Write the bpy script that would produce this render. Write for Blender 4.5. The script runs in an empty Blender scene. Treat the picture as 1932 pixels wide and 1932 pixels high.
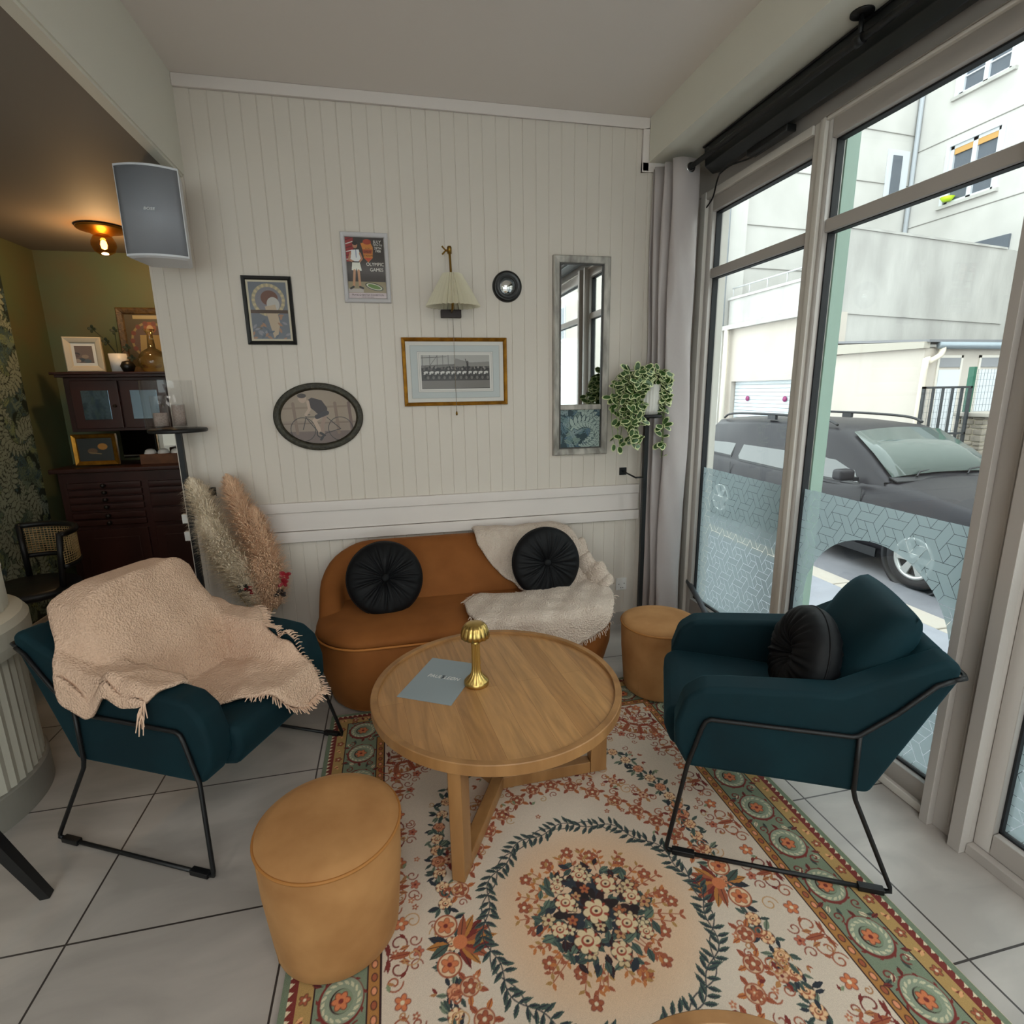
import bpy, bmesh, math, random
import numpy as np
from mathutils import Vector, Matrix
random.seed(7); rng = np.random.default_rng(7)
PI = math.pi
S = bpy.context.scene
COL = S.collection

# ---------------------------------------------------------------- camera
EYE = Vector((0, 0, 1.5))
YAW, PIT, ROL = 0.213181, -0.221206, -0.0161820
def cam_axes():
    cy, sy, cp, sp = math.cos(YAW), math.sin(YAW), math.cos(PIT), math.sin(PIT)
    f = Vector((sy*cp, cy*cp, sp)); rt = Vector((cy, -sy, 0)); up = rt.cross(f)
    cr, sr = math.cos(ROL), math.sin(ROL)
    return cr*rt+sr*up, -sr*rt+cr*up, f
_r, _u, _f = cam_axes()
cd = bpy.data.cameras.new('camera'); cam = bpy.data.objects.new('camera', cd); COL.objects.link(cam)
cd.sensor_width = 36; cd.lens = 36*1019.5/1932; cd.clip_start = 0.05; cd.clip_end = 200
m = Matrix.Identity(4)
for i in range(3):
    m[i][0], m[i][1], m[i][2], m[i][3] = _r[i], _u[i], -_f[i], EYE[i]
cam.matrix_world = m
S.camera = cam
# ---------------------------------------------------------------- world, lights, exposure
S.view_settings.view_transform = 'Standard'; S.view_settings.look = 'None'
S.view_settings.gamma = 1.0; S.view_settings.exposure = 0.48
try: S.view_settings.use_curve_mapping = False
except Exception: pass
w = bpy.data.worlds.new('overcast_sky'); S.world = w; w.use_nodes = True
bg = w.node_tree.nodes['Background']; bg.inputs[0].default_value = (0.95, 0.965, 1.0, 1); bg.inputs[1].default_value = 3.1
def area(name, loc, size, power, color, rot=(0, 0, 0)):
    l = bpy.data.lights.new(name, 'AREA'); l.shape = 'RECTANGLE'; l.size, l.size_y = size; l.energy = power; l.color = color
    o = bpy.data.objects.new(name, l); COL.objects.link(o); o.location = loc; o.rotation_euler = rot
    return o
FILL_PANELS = [((0.35, -0.75, 2.90), (1.5, .6)), ((0.35, -2.2, 2.90), (1.5, .6)), ((-1.7, -0.6, 2.47), (.6, 1.2)), ((-2.6, 1.2, 2.47), (.6, .6))]  # ceiling panels added out of view to brighten the room
POW = [15, 20, 8, 3]
for (l, s), pw in zip(FILL_PANELS, POW):
    area('panel_light', (l[0], l[1], l[2]-.022), s, pw, (1.0, .965, .92))

# ---------------------------------------------------------------- helpers
def srgb(h):
    h = h.lstrip('#'); v = [int(h[i:i+2], 16)/255 for i in (0, 2, 4)]
    return tuple(x/12.92 if x <= .04045 else ((x+.055)/1.055)**2.4 for x in v)
def rgba(h): return (*srgb(h), 1)
def mat(name, col, rough=.5, metal=0, bump=None, var=None, sheen=0, sheencol=None, coat=0, attr=None, emis=None, coords='Object', spec=None, stretch=None):
    mt = bpy.data.materials.new(name); mt.use_nodes = True
    nt = mt.node_tree; N = nt.nodes; L = nt.links; b = N['Principled BSDF']
    b.inputs['Base Color'].default_value = rgba(col); b.inputs['Roughness'].default_value = rough; b.inputs['Metallic'].default_value = metal
    if spec is not None: b.inputs['Specular IOR Level'].default_value = spec
    if sheen:
        b.inputs['Sheen Weight'].default_value = sheen; b.inputs['Sheen Roughness'].default_value = .35
        if sheencol: b.inputs['Sheen Tint'].default_value = rgba(sheencol)
    if coat: b.inputs['Coat Weight'].default_value = coat; b.inputs['Coat Roughness'].default_value = .08
    if emis: b.inputs['Emission Color'].default_value = rgba(emis[0]); b.inputs['Emission Strength'].default_value = emis[1]
    tc = N.new('ShaderNodeTexCoord'); src = tc.outputs[coords]
    if stretch:
        mp = N.new('ShaderNodeMapping'); mp.inputs['Scale'].default_value = stretch; L.new(src, mp.inputs[0]); src = mp.outputs[0]
    base = None
    if attr:
        a = N.new('ShaderNodeAttribute'); a.attribute_name = attr; base = a.outputs['Color']; L.new(base, b.inputs['Base Color'])
    if var:  # (scale, hex2, amount)
        n = N.new('ShaderNodeTexNoise'); n.inputs['Scale'].default_value = var[0]; n.inputs['Detail'].default_value = 4; L.new(src, n.inputs['Vector'])
        r = N.new('ShaderNodeMapRange'); r.inputs[1].default_value = .35; r.inputs[2].default_value = .7; r.inputs[3].default_value = 0; r.inputs[4].default_value = var[2]; L.new(n.outputs[0], r.inputs[0])
        mx = N.new('ShaderNodeMix'); mx.data_type = 'RGBA'; L.new(r.outputs[0], mx.inputs[0])
        if base: L.new(base, mx.inputs[6])
        else: mx.inputs[6].default_value = rgba(col)
        mx.inputs[7].default_value = rgba(var[1]); L.new(mx.outputs[2], b.inputs['Base Color'])
    if bump:  # (scale, strength, distance[, 'voronoi'])
        if len(bump) > 3 and bump[3] == 'voronoi':
            n = N.new('ShaderNodeTexVoronoi'); n.inputs['Scale'].default_value = bump[0]; out = n.outputs['Distance']
        else:
            n = N.new('ShaderNodeTexNoise'); n.inputs['Scale'].default_value = bump[0]; n.inputs['Detail'].default_value = 5; out = n.outputs[0]
        L.new(src, n.inputs['Vector'])
        bp = N.new('ShaderNodeBump'); bp.inputs['Strength'].default_value = bump[1]; bp.inputs['Distance'].default_value = bump[2]
        L.new(out, bp.inputs['Height']); L.new(bp.outputs[0], b.inputs['Normal'])
    return mt

class MB:
    """collects geometry, links it as one mesh object"""
    def __init__(s): s.v = []; s.f = []; s.m = []; s.sm = []
    def add(s, vs, fs, mi=0, smooth=False):
        o = len(s.v); s.v += [tuple(map(float, p)) for p in vs]
        for f in fs: s.f.append(tuple(i+o for i in f)); s.m.append(mi); s.sm.append(smooth)
        return s
    def box(s, a, b, mi=0):
        x0, y0, z0 = (min(a[i], b[i]) for i in range(3)); x1, y1, z1 = (max(a[i], b[i]) for i in range(3))
        return s.add([(x0, y0, z0), (x1, y0, z0), (x1, y1, z0), (x0, y1, z0), (x0, y0, z1), (x1, y0, z1), (x1, y1, z1), (x0, y1, z1)],
                     [(0, 3, 2, 1), (4, 5, 6, 7), (0, 1, 5, 4), (1, 2, 6, 5), (2, 3, 7, 6), (3, 0, 4, 7)], mi)
    def prism(s, poly, d, mi=0, smooth=False):
        """closed polygon of 3-D points extruded along d"""
        n = len(poly); P = [Vector(p) for p in poly]; d = Vector(d)
        nr = Vector((0, 0, 0))
        for i in range(n): nr += P[i].cross(P[(i+1) % n])
        if nr.dot(d) > 0: P = P[::-1]
        vs = P+[p+d for p in P]
        fs = [tuple(range(n)), tuple(range(2*n-1, n-1, -1))]
        s.add(vs, fs, mi, False)
        o = len(s.v)-2*n
        for i in range(n):
            j = (i+1) % n; s.f.append((o+j, o+i, o+n+i, o+n+j)); s.m.append(mi); s.sm.append(smooth)
        return s
    def tube(s, pts, r, seg=8, mi=0, closed=False, cap=True, square=False):
        P = [Vector(p) for p in pts]; n = len(P); rs = r if isinstance(r, (list, tuple)) else [r]*n
        if square: seg = 4
        T = []
        for i in range(n):
            a = P[(i-1) % n] if (closed or i) else P[0]; b = P[(i+1) % n] if (closed or i < n-1) else P[-1]
            T.append((b-a).normalized())
        up = Vector((0, 0, 1)) if abs(T[0].z) < .9 else Vector((0, 1, 0))
        nrm = (up-T[0]*up.dot(T[0])).normalized(); rings = []
        for i in range(n):
            nrm = (nrm-T[i]*nrm.dot(T[i])).normalized(); bn = T[i].cross(nrm)
            q = []
            for k in range(seg):
                an = 2*PI*(k+(.5 if square else 0))/seg; rr = rs[i]*(1.41421 if square else 1)
                q.append(P[i]+nrm*math.cos(an)*rr+bn*math.sin(an)*rr)
            rings.append(q)
        vs = [v for q in rings for v in q]; fs = []
        for i in range(n if closed else n-1):
            j = (i+1) % n
            for k in range(seg): fs.append((i*seg+k, i*seg+(k+1) % seg, j*seg+(k+1) % seg, j*seg+k))
        if cap and not closed: fs += [tuple(range(seg-1, -1, -1)), tuple(range((n-1)*seg, n*seg))]
        return s.add(vs, fs, mi, not square)
    def lathe(s, prof, c=(0, 0, 0), seg=32, mi=0, smooth=True, axis='z', ang=None):
        """profile [(r, z)] about an axis through c"""
        vs = []; n = len(prof); full = ang is None
        steps = seg if full else seg+1
        for k in range(steps):
            a = 2*PI*k/seg if full else ang[0]+(ang[1]-ang[0])*k/seg
            for r, z in prof:
                p = (r*math.cos(a), r*math.sin(a), z)
                if axis == 'y': p = (r*math.cos(a), -z, r*math.sin(a))
                if axis == 'x': p = (z, r*math.cos(a), r*math.sin(a))
                vs.append((c[0]+p[0], c[1]+p[1], c[2]+p[2]))
        fs = []
        for k in range(seg):
            j = (k+1) % steps
            for i in range(n-1): fs.append((k*n+i, j*n+i, j*n+i+1, k*n+i+1))
        return s.add(vs, fs, mi, smooth)
    def cyl(s, c, r, h, seg=24, mi=0, axis='z'):
        return s.lathe([(0, 0), (r, 0), (r, 0), (r, h), (r, h), (0, h)], c, seg, mi, True, axis)
    def grid(s, P, mi=0, smooth=True, cu=False, flip=False, mask=None):
        """P[i][j] points"""
        n, k = len(P), len(P[0]); vs = [p for r in P for p in r]; fs = []
        for i in range(n if cu else n-1):
            ii = (i+1) % n
            for j in range(k-1):
                if mask is not None and not mask[i][j]: continue
                q = (i*k+j, ii*k+j, ii*k+j+1, i*k+j+1); fs.append(q[::-1] if flip else q)
        return s.add(vs, fs, mi, smooth)
    def xf(s, M):
        s.v = [tuple(M @ Vector(p)) for p in s.v]; return s
    def build(s, name, mats, parent=None, bevel=0, seg=2, subsurf=0, solid=0, fix=False, merge=False):
        me = bpy.data.meshes.new(name); me.from_pydata(s.v, [], s.f)
        mats = mats if isinstance(mats, (list, tuple)) else [mats]
        for t in mats: me.materials.append(t)
        me.polygons.foreach_set('material_index', s.m); me.polygons.foreach_set('use_smooth', s.sm)
        if fix or merge or bevel:
            bm = bmesh.new(); bm.from_mesh(me); bmesh.ops.remove_doubles(bm, verts=bm.verts, dist=1e-5)
            bmesh.ops.recalc_face_normals(bm, faces=bm.faces)
            bmesh.ops.delete(bm, geom=[v for v in bm.verts if not v.link_faces], context='VERTS')
            if bevel:
                eds = [e for e in bm.edges if len(e.link_faces) == 2 and e.calc_face_angle(0) > .5]
                bmesh.ops.bevel(bm, geom=eds, offset=bevel, segments=seg, affect='EDGES', profile=.5, clamp_overlap=True)
                for f in bm.faces: f.smooth = True
            bm.to_mesh(me); bm.free()
        me.update()
        o = bpy.data.objects.new(name, me); COL.objects.link(o)
        if parent: o.parent = parent
        if solid: md = o.modifiers.new('solid', 'SOLIDIFY'); md.thickness = solid; md.offset = 0
        if subsurf: md = o.modifiers.new('sub', 'SUBSURF'); md.levels = subsurf; md.render_levels = subsurf
        if bevel:
            md = o.modifiers.new('wn', 'WEIGHTED_NORMAL'); md.keep_sharp = False
        return o
def smooth_edge(o, it=12):
    bm = bmesh.new(); bm.from_mesh(o.data)
    nb = {v: [e.other_vert(v) for e in v.link_edges if e.is_boundary] for v in bm.verts if v.is_boundary}
    for _ in range(it):
        new = {v: v.co*.4+(n[0].co+n[1].co)*.3 for v, n in nb.items() if len(n) == 2}
        for v, c in new.items(): v.co = c
        inn = {v for u in nb for v in (e.other_vert(u) for e in u.link_edges) if v not in nb}
        new = {v: v.co*.7+sum((e.other_vert(v).co for e in v.link_edges), Vector())/len(v.link_edges)*.3 for v in inn}
        for v, c in new.items(): v.co = c
    bm.to_mesh(o.data); bm.free()
def tag(o, label, cat, group=None, kind=None):
    o['label'] = label; o['category'] = cat
    if group: o['group'] = group
    if kind: o['kind'] = kind
    return o
def thing(name, label, cat, loc=(0, 0, 0), rz=0, group=None):
    o = bpy.data.objects.new(name, None); COL.objects.link(o); o.location = loc; o.rotation_euler = (0, 0, rz); o.empty_display_size = .05
    return tag(o, label, cat, group)
def struct(o): o['kind'] = 'structure'; return o
def dup(root, loc=None, rz=None, label=None):
    r = root.copy(); COL.objects.link(r)
    if loc is not None: r.location = loc
    if rz is not None: r.rotation_euler = (0, 0, rz)
    if label: r['label'] = label
    for ch in list(root.children):
        c = ch.copy(); COL.objects.link(c); c.parent = r
        for g in list(ch.children):
            d = g.copy(); COL.objects.link(d); d.parent = c
    return r
def text(name, body, size, M, m, parent, ext=.0004, shear=0, align='LEFT', sx=1.0, bold=0):
    cu = bpy.data.curves.new(name, 'FONT'); cu.body = body; cu.size = size; cu.extrude = ext; cu.shear = shear; cu.align_x = align; cu.resolution_u = 3; cu.offset = bold
    t = bpy.data.objects.new(name+'_t', cu); COL.objects.link(t)
    dg = bpy.context.evaluated_depsgraph_get(); me = bpy.data.meshes.new_from_object(t.evaluated_get(dg)); bpy.data.objects.remove(t)
    me.materials.clear(); me.materials.append(m); me.name = name
    me.transform(M @ Matrix.Diagonal((sx, 1, 1, 1)))
    o = bpy.data.objects.new(name, me); COL.objects.link(o)
    if parent: o.parent = parent
    return o
def spline(pts, n=8, closed=False):
    P = [Vector(p) for p in pts]; out = []; k = len(P)
    for i in range(k if closed else k-1):
        g = lambda j: P[j % k] if closed else P[max(0, min(k-1, j))]
        a, b, c, d = g(i-1), g(i), g(i+1), g(i+2)
        for t in range(n):
            u = t/n; out.append(.5*((2*b)+(c-a)*u+(2*a-5*b+4*c-d)*u*u+(3*b-a-3*c+d)*u**3))
    if not closed: out.append(P[-1])
    return out
def rrect(x0, y0, x1, y1, r, n=8, z=0):
    rs = r if isinstance(r, (list, tuple)) else [r]*4; out = []
    cs = [(x0+rs[0], y0+rs[0], PI, rs[0]), (x1-rs[1], y0+rs[1], 1.5*PI, rs[1]), (x1-rs[2], y1-rs[2], 0, rs[2]), (x0+rs[3], y1-rs[3], .5*PI, rs[3])]
    for cx, cy, a, q in cs:
        for k in range(n+1):
            t = a+.5*PI*k/n; out.append((cx+q*math.cos(t), cy+q*math.sin(t), z))
    return out
def inpoly(X, Y, poly):
    c = np.zeros(X.shape, bool); n = len(poly); j = n-1
    for i in range(n):
        xi, yi = poly[i]; xj, yj = poly[j]
        if yi != yj:
            c ^= ((yi > Y) != (yj > Y)) & (X < (xj-xi)*(Y-yi)/(yj-yi)+xi)
        j = i
    return c

class Canvas:
    """raster in metres, stored as a colour attribute on a fine grid mesh"""
    def __init__(s, w, h, res, col):
        s.w, s.h, s.r = w, h, res; s.nx = int(round(w/res))+1; s.ny = int(round(h/res))+1
        s.a = np.empty((s.ny, s.nx, 3), np.float32); s.a[:] = srgb(col)
        s.xs = np.linspace(-w/2, w/2, s.nx); s.ys = np.linspace(-h/2, h/2, s.ny)
    def win(s, x0, y0, x1, y1):
        i0 = max(0, int((x0+s.w/2)/s.r)-1); i1 = min(s.nx, int((x1+s.w/2)/s.r)+3)
        j0 = max(0, int((y0+s.h/2)/s.r)-1); j1 = min(s.ny, int((y1+s.h/2)/s.r)+3)
        if i0 >= i1 or j0 >= j1: return None
        X, Y = np.meshgrid(s.xs[i0:i1], s.ys[j0:j1]); return slice(j0, j1), slice(i0, i1), X, Y
    def blend(s, sj, si, al, col):
        c = np.array(srgb(col) if isinstance(col, str) else col, np.float32); al = al[..., None]
        s.a[sj, si] = s.a[sj, si]*(1-al)+c*al
    def poly(s, pts, col, al=1.0):
        p = np.array(pts); g = s.win(*p.min(0), *p.max(0))
        if g: s.blend(g[0], g[1], inpoly(g[2], g[3], pts).astype(np.float32)*al, col)
    def rect(s, x0, y0, x1, y1, col, al=1.0): s.poly([(x0, y0), (x1, y0), (x1, y1), (x0, y1)], col, al)
    def ell(s, x, y, rx, ry, col, an=0, al=1.0):
        R = max(rx, ry); g = s.win(x-R, y-R, x+R, y+R)
        if not g: return
        X = g[2]-x; Y = g[3]-y; c, q = math.cos(an), math.sin(an)
        d = np.sqrt(((X*c+Y*q)/rx)**2+((-X*q+Y*c)/ry)**2)
        s.blend(g[0], g[1], np.clip((1-d)*min(rx, ry)/s.r+.5, 0, 1)*al, col)
    def line(s, pts, w, col, al=1.0):
        for (a, b) in zip(pts[:-1], pts[1:]):
            g = s.win(min(a[0], b[0])-w, min(a[1], b[1])-w, max(a[0], b[0])+w, max(a[1], b[1])+w)
            if not g: continue
            dx, dy = b[0]-a[0], b[1]-a[1]; L = dx*dx+dy*dy+1e-12
            t = np.clip(((g[2]-a[0])*dx+(g[3]-a[1])*dy)/L, 0, 1)
            d = np.hypot(g[2]-a[0]-t*dx, g[3]-a[1]-t*dy)
            s.blend(g[0], g[1], np.clip((w/2-d)/s.r+.5, 0, 1)*al, col)
    def leaf(s, x, y, L, an, col, w=.35, out=None):
        c, q = math.cos(an), math.sin(an); pts = []
        for t, k in ((0, 0), (.25, .8), (.5, 1), (.75, .65), (1, 0), (.75, -.65), (.5, -1), (.25, -.8)):
            u, v = t*L, k*L*w/2; pts.append((x+u*c-v*q, y+u*q+v*c))
        s.poly(pts, col)
        if out: s.line([(x, y), (x+L*c*.9, y+L*q*.9)], s.r*1.1, out)
    def spiral(s, x, y, r, a0, turns, d, col, w):
        pts = []
        for k in range(int(18*turns)+1):
            t = k/(18*turns); a = a0+d*2*PI*turns*t; rr = r*(1-.8*t); pts.append((x+rr*math.cos(a), y+rr*math.sin(a)))
        s.line(pts, w, col)
    def flower(s, x, y, r, col, ctr, n=5, out=None, a0=0):
        for k in range(n):
            a = a0+2*PI*k/n
            if out: s.ell(x+.6*r*math.cos(a), y+.6*r*math.sin(a), r*.52, r*.40, out, a)
        for k in range(n):
            a = a0+2*PI*k/n; s.ell(x+.6*r*math.cos(a), y+.6*r*math.sin(a), r*.42, r*.30, col, a)
        s.ell(x, y, r*.28, r*.28, ctr)
    def rose(s, x, y, r, c1='#e3bf95', c2='#a5432a', dk='#3a2420'):
        s.ell(x, y, r*1.08, r*1.02, dk)
        for k in range(6):
            a = 2*PI*k/6+x*40; s.ell(x+.55*r*math.cos(a), y+.55*r*math.sin(a), r*.48, r*.36, c1, a)
            s.ell(x+.78*r*math.cos(a+.5), y+.78*r*math.sin(a+.5), r*.2, r*.12, c2, a+.5)
        s.ell(x, y, r*.5, r*.46, c2); s.ell(x+.05*r, y+.06*r, r*.36, r*.3, c1); s.ell(x, y, r*.14, r*.12, dk)
    def mesh(s, name, m, M, parent=None, clip=None):
        X, Y = np.meshgrid(s.xs, s.ys); n = s.nx*s.ny
        co = np.stack([X.ravel(), Y.ravel(), np.zeros(n)], 1)
        R = np.array(M)[:3, :3]; T = np.array(M)[:3, 3]; co = co@R.T+T
        i = np.arange((s.ny-1)*(s.nx-1)); r, c = i//(s.nx-1), i % (s.nx-1); b = r*s.nx+c
        q = np.stack([b, b+1, b+s.nx+1, b+s.nx], 1)
        if clip is not None:
            k = clip(X, Y).ravel(); q = q[k[q].all(1)]
        me = bpy.data.meshes.new(name); me.vertices.add(n); me.vertices.foreach_set('co', co.astype(np.float32).ravel())
        me.loops.add(len(q)*4); me.loops.foreach_set('vertex_index', q.ravel().astype(np.int32))
        me.polygons.add(len(q)); me.polygons.foreach_set('loop_start', np.arange(len(q), dtype=np.int32)*4)
        me.update(calc_edges=True)
        at = me.color_attributes.new('paint', 'FLOAT_COLOR', 'POINT')
        cc = np.ones((n, 4), np.float32); cc[:, :3] = s.a.reshape(-1, 3); at.data.foreach_set('color', cc.ravel())
        me.materials.append(m); o = bpy.data.objects.new(name, me); COL.objects.link(o)
        if parent: o.parent = parent
        return o
def facing_cam_wall(x, y, z):  # matrix: local XY plane -> world XZ, facing -Y
    return Matrix.Translation((x, y, z)) @ Matrix.Rotation(PI/2, 4, 'X')

D = 3.065; W = 1.805; ZC = 2.915; ZL = 2.5; G = -.42
# ---------------------------------------------------------------- materials
MT = dict(
    wall=mat('painted_cream_wall', '#d6d1c6', .55, bump=(60, .05, .002)),
    panel=mat('painted_board_panelling', '#d6cdc2', .45, var=(1.2, '#cdc3b6', .5)),
    ceil=mat('ceiling_paint', '#ded5ce', .7),
    beam=mat('beam_paint', '#dddacd', .6),
    trim=mat('trim_paint', '#dcd3cd', .4),
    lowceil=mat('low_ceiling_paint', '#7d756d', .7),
    green=mat('green_wall', '#5f6a4a', .6, bump=(30, .1, .004), var=(3, '#6e6240', .8)),
    frame=mat('window_frame_taupe', '#b5aea8', .35),
    framel=mat('window_frame_light', '#d6d0c8', .35),
    gasket=mat('rubber_gasket', '#15171b', .6),
    black=mat('black_powder_coat', '#0e0f11', .45, spec=.4),
    black2=mat('black_heater', '#15191a', .4),
    teal=mat('teal_velvet', '#021f26', .8, spec=.25, bump=(260, .12, .001), var=(5, '#032b33', .7), sheen=.26, sheencol='#1f7488'),
    rust=mat('ochre_velvet', '#8a5325', .8, spec=.25, bump=(220, .1, .001), var=(7, '#7c471c', .75), sheen=.12, sheencol='#e0a468'),
    pouf=mat('pouf_velvet', '#b08252', .8, spec=.25, bump=(220, .1, .001), var=(6, '#8f6238', .8), sheen=.15, sheencol='#ffd098'),
    blackv=mat('black_velvet', '#050609', .6, spec=.25, bump=(200, .1, .001), sheen=.05, sheencol='#4a5060'),
    throw=mat('woven_throw', '#dcbba2', .95, bump=(150, 1.0, .005, 'voronoi'), var=(9, '#cba88e', .5)),
    throw2=mat('boucle_throw', '#d3c2b3', .95, bump=(130, 1.0, .006, 'voronoi'), var=(14, '#bfab9b', .6)),
    fringe=mat('throw_fringe', '#dcbba2', .95),
    fringe2=mat('boucle_fringe', '#cbb8a8', .95),
    brass=mat('brushed_brass', '#c9ab66', .28, 1.0),
    oldbrass=mat('aged_brass', '#8a6a2e', .35, .9),
    gold=mat('gilt_frame', '#a87420', .35, .75, var=(30, '#5d3c10', .6)),
    darkwood=mat('dark_cabinet_wood', '#40201a', .35, var=(4, '#24120d', .8), bump=(40, .1, .002), stretch=(1, 1, .25)),
    brown=mat('dark_brown_wood', '#2a1712', .5),
    white=mat('white_satin', '#e4e2de', .4),
    mirror=mat('silvered_mirror', '#e8ecec', .02, 1.0),
    chrome=mat('chrome', '#c8c8c8', .15, 1.0),
    grill=mat('speaker_grille', '#8f9299', .6, .2, bump=(900, .3, .0008, 'voronoi')),
    curtain=mat('satin_curtain', '#b3aaa8', .36, bump=(6, .25, .02), sheen=.3),
    leafg=mat('variegated_leaf_green', '#3f5f2c', .4, var=(60, '#22401a', .8)),
    leafc=mat('leaf_cream_margin', '#cfd6a2', .45),
    pampas=mat('pampas_plume', '#fdeed6', .9),
    pampas2=mat('pampas_plume_pink', '#f6d2b0', .9),
    red=mat('dried_red_petal', '#8e1422', .6),
    paper=mat('paper', '#d9dbd8', .6),
    concrete=mat('weathered_render', '#cbc8c3', .9, var=(.8, '#b7b4af', .8), bump=(8, .2, .01)),
    stained=mat('stained_concrete', '#bdbab5', .95, var=(1.6, '#96938f', .7), bump=(10, .4, .02), stretch=(1, 1, .35)),
    cream=mat('cream_render', '#c3bab0', .9, var=(1, '#b5aba0', .7)),
    asphalt=mat('asphalt', '#75757a', .9, bump=(120, .4, .01), var=(3, '#5c5c62', .6)),
    pave=mat('sidewalk_slab', '#8b8d94', .85, bump=(90, .3, .01), var=(4, '#7c7e86', .7)),
    kerb=mat('granite_kerb', '#a39c92', .8, var=(20, '#a39a8f', .7)),
    mint=mat('mint_paint', '#93a99c', .5),
)
def glassmat(name, tint, gl=.9, rough=0.0):
    mt = bpy.data.materials.new(name); mt.use_nodes = True; nt = mt.node_tree; N = nt.nodes; L = nt.links; N.clear()
    o = N.new('ShaderNodeOutputMaterial'); t = N.new('ShaderNodeBsdfTransparent'); t.inputs[0].default_value = rgba(tint)
    g = N.new('ShaderNodeBsdfGlossy'); g.inputs['Roughness'].default_value = rough
    f = N.new('ShaderNodeLayerWeight'); f.inputs[0].default_value = .5
    pw = N.new('ShaderNodeMath'); pw.operation = 'POWER'; pw.inputs[1].default_value = 4; L.new(f.outputs['Facing'], pw.inputs[0])
    mm = N.new('ShaderNodeMath'); mm.operation = 'MULTIPLY_ADD'; mm.inputs[1].default_value = gl; mm.inputs[2].default_value = .035; L.new(pw.outputs[0], mm.inputs[0])
    x = N.new('ShaderNodeMixShader'); L.new(mm.outputs[0], x.inputs[0]); L.new(t.outputs[0], x.inputs[1]); L.new(g.outputs[0], x.inputs[2]); L.new(x.outputs[0], o.inputs[0])
    return mt
MT['glass'] = glassmat('window_glass', '#f4faf8', .35)
MT['cargl'] = glassmat('car_glass', '#5a6a66', .9)
MT['clear'] = glassmat('clear_glass', '#fafafa', .5)
MT['amber'] = glassmat('amber_glass', '#f0cf98', .5, .1)
def filmmat():
    mt = bpy.data.materials.new('frosted_film'); mt.use_nodes = True; nt = mt.node_tree; N = nt.nodes; L = nt.links; N.clear()
    o = N.new('ShaderNodeOutputMaterial'); t = N.new('ShaderNodeBsdfTransparent'); t.inputs[0].default_value = (1, 1, 1, 1)
    tr = N.new('ShaderNodeBsdfTranslucent'); tr.inputs[0].default_value = rgba('#9fb0b4'); d = N.new('ShaderNodeBsdfDiffuse'); d.inputs[0].default_value = rgba('#b9c6c9')
    a = N.new('ShaderNodeAddShader'); x0 = N.new('ShaderNodeMixShader'); x0.inputs[0].default_value = .35; L.new(tr.outputs[0], x0.inputs[1]); L.new(d.outputs[0], x0.inputs[2])
    x = N.new('ShaderNodeMixShader'); x.inputs[0].default_value = .88; L.new(t.outputs[0], x.inputs[1]); L.new(x0.outputs[0], x.inputs[2]); L.new(x.outputs[0], o.inputs[0])
    N.remove(a); return mt
MT['film'] = filmmat()
def canvasmat(name, rough=.5, bump=None, coat=0): return mat(name, '#ffffff', rough, attr='paint', bump=bump, coat=coat)
MT['print'] = canvasmat('printed_paper', .5, coat=.12)
MT['wallpaper'] = canvasmat('printed_wallpaper', .7)
MT['rug'] = canvasmat('woven_rug_pile', .95, bump=(500, .5, .003))
def floormat():
    mt = mat('grey_porcelain_tiles', '#b8b2ab', .32); nt = mt.node_tree; N = nt.nodes; L = nt.links; b = N['Principled BSDF']
    tc = N.new('ShaderNodeTexCoord')
    mp = N.new('ShaderNodeMapping'); mp.inputs['Location'].default_value = (.987-1.2+3.6, -1.46+3.6, 0); L.new(tc.outputs['Object'], mp.inputs[0])
    br = N.new('ShaderNodeTexBrick'); br.offset = 0; br.inputs['Scale'].default_value = 1; br.inputs['Brick Width'].default_value = .6; br.inputs['Row Height'].default_value = .6
    br.inputs['Mortar Size'].default_value = .003; br.inputs['Mortar Smooth'].default_value = 0; br.inputs['Bias'].default_value = 0
    br.inputs['Color1'].default_value = rgba('#b8b1aa'); br.inputs['Color2'].default_value = rgba('#b0a9a2'); br.inputs['Mortar'].default_value = rgba('#3c3532')
    L.new(mp.outputs[0], br.inputs['Vector'])
    n = N.new('ShaderNodeTexNoise'); n.inputs['Scale'].default_value = 2.2; n.inputs['Detail'].default_value = 7; n.inputs['Distortion'].default_value = .6
    mp2 = N.new('ShaderNodeMapping'); mp2.inputs['Rotation'].default_value = (0, 0, .6); mp2.inputs['Scale'].default_value = (1, 2.2, 1); L.new(tc.outputs['Object'], mp2.inputs[0]); L.new(mp2.outputs[0], n.inputs['Vector'])
    r = N.new('ShaderNodeMapRange'); r.inputs[1].default_value = .4; r.inputs[2].default_value = .65; r.inputs[3].default_value = .78; r.inputs[4].default_value = 1.05; L.new(n.outputs[0], r.inputs[0])
    mx = N.new('ShaderNodeMix'); mx.data_type = 'RGBA'; mx.blend_type = 'MULTIPLY'; mx.inputs[0].default_value = 1; L.new(br.outputs[0], mx.inputs[6])
    L.new(r.outputs[0], mx.inputs[7]); L.new(mx.outputs[2], b.inputs['Base Color'])
    return mt
MT['floor'] = floormat()
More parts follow.
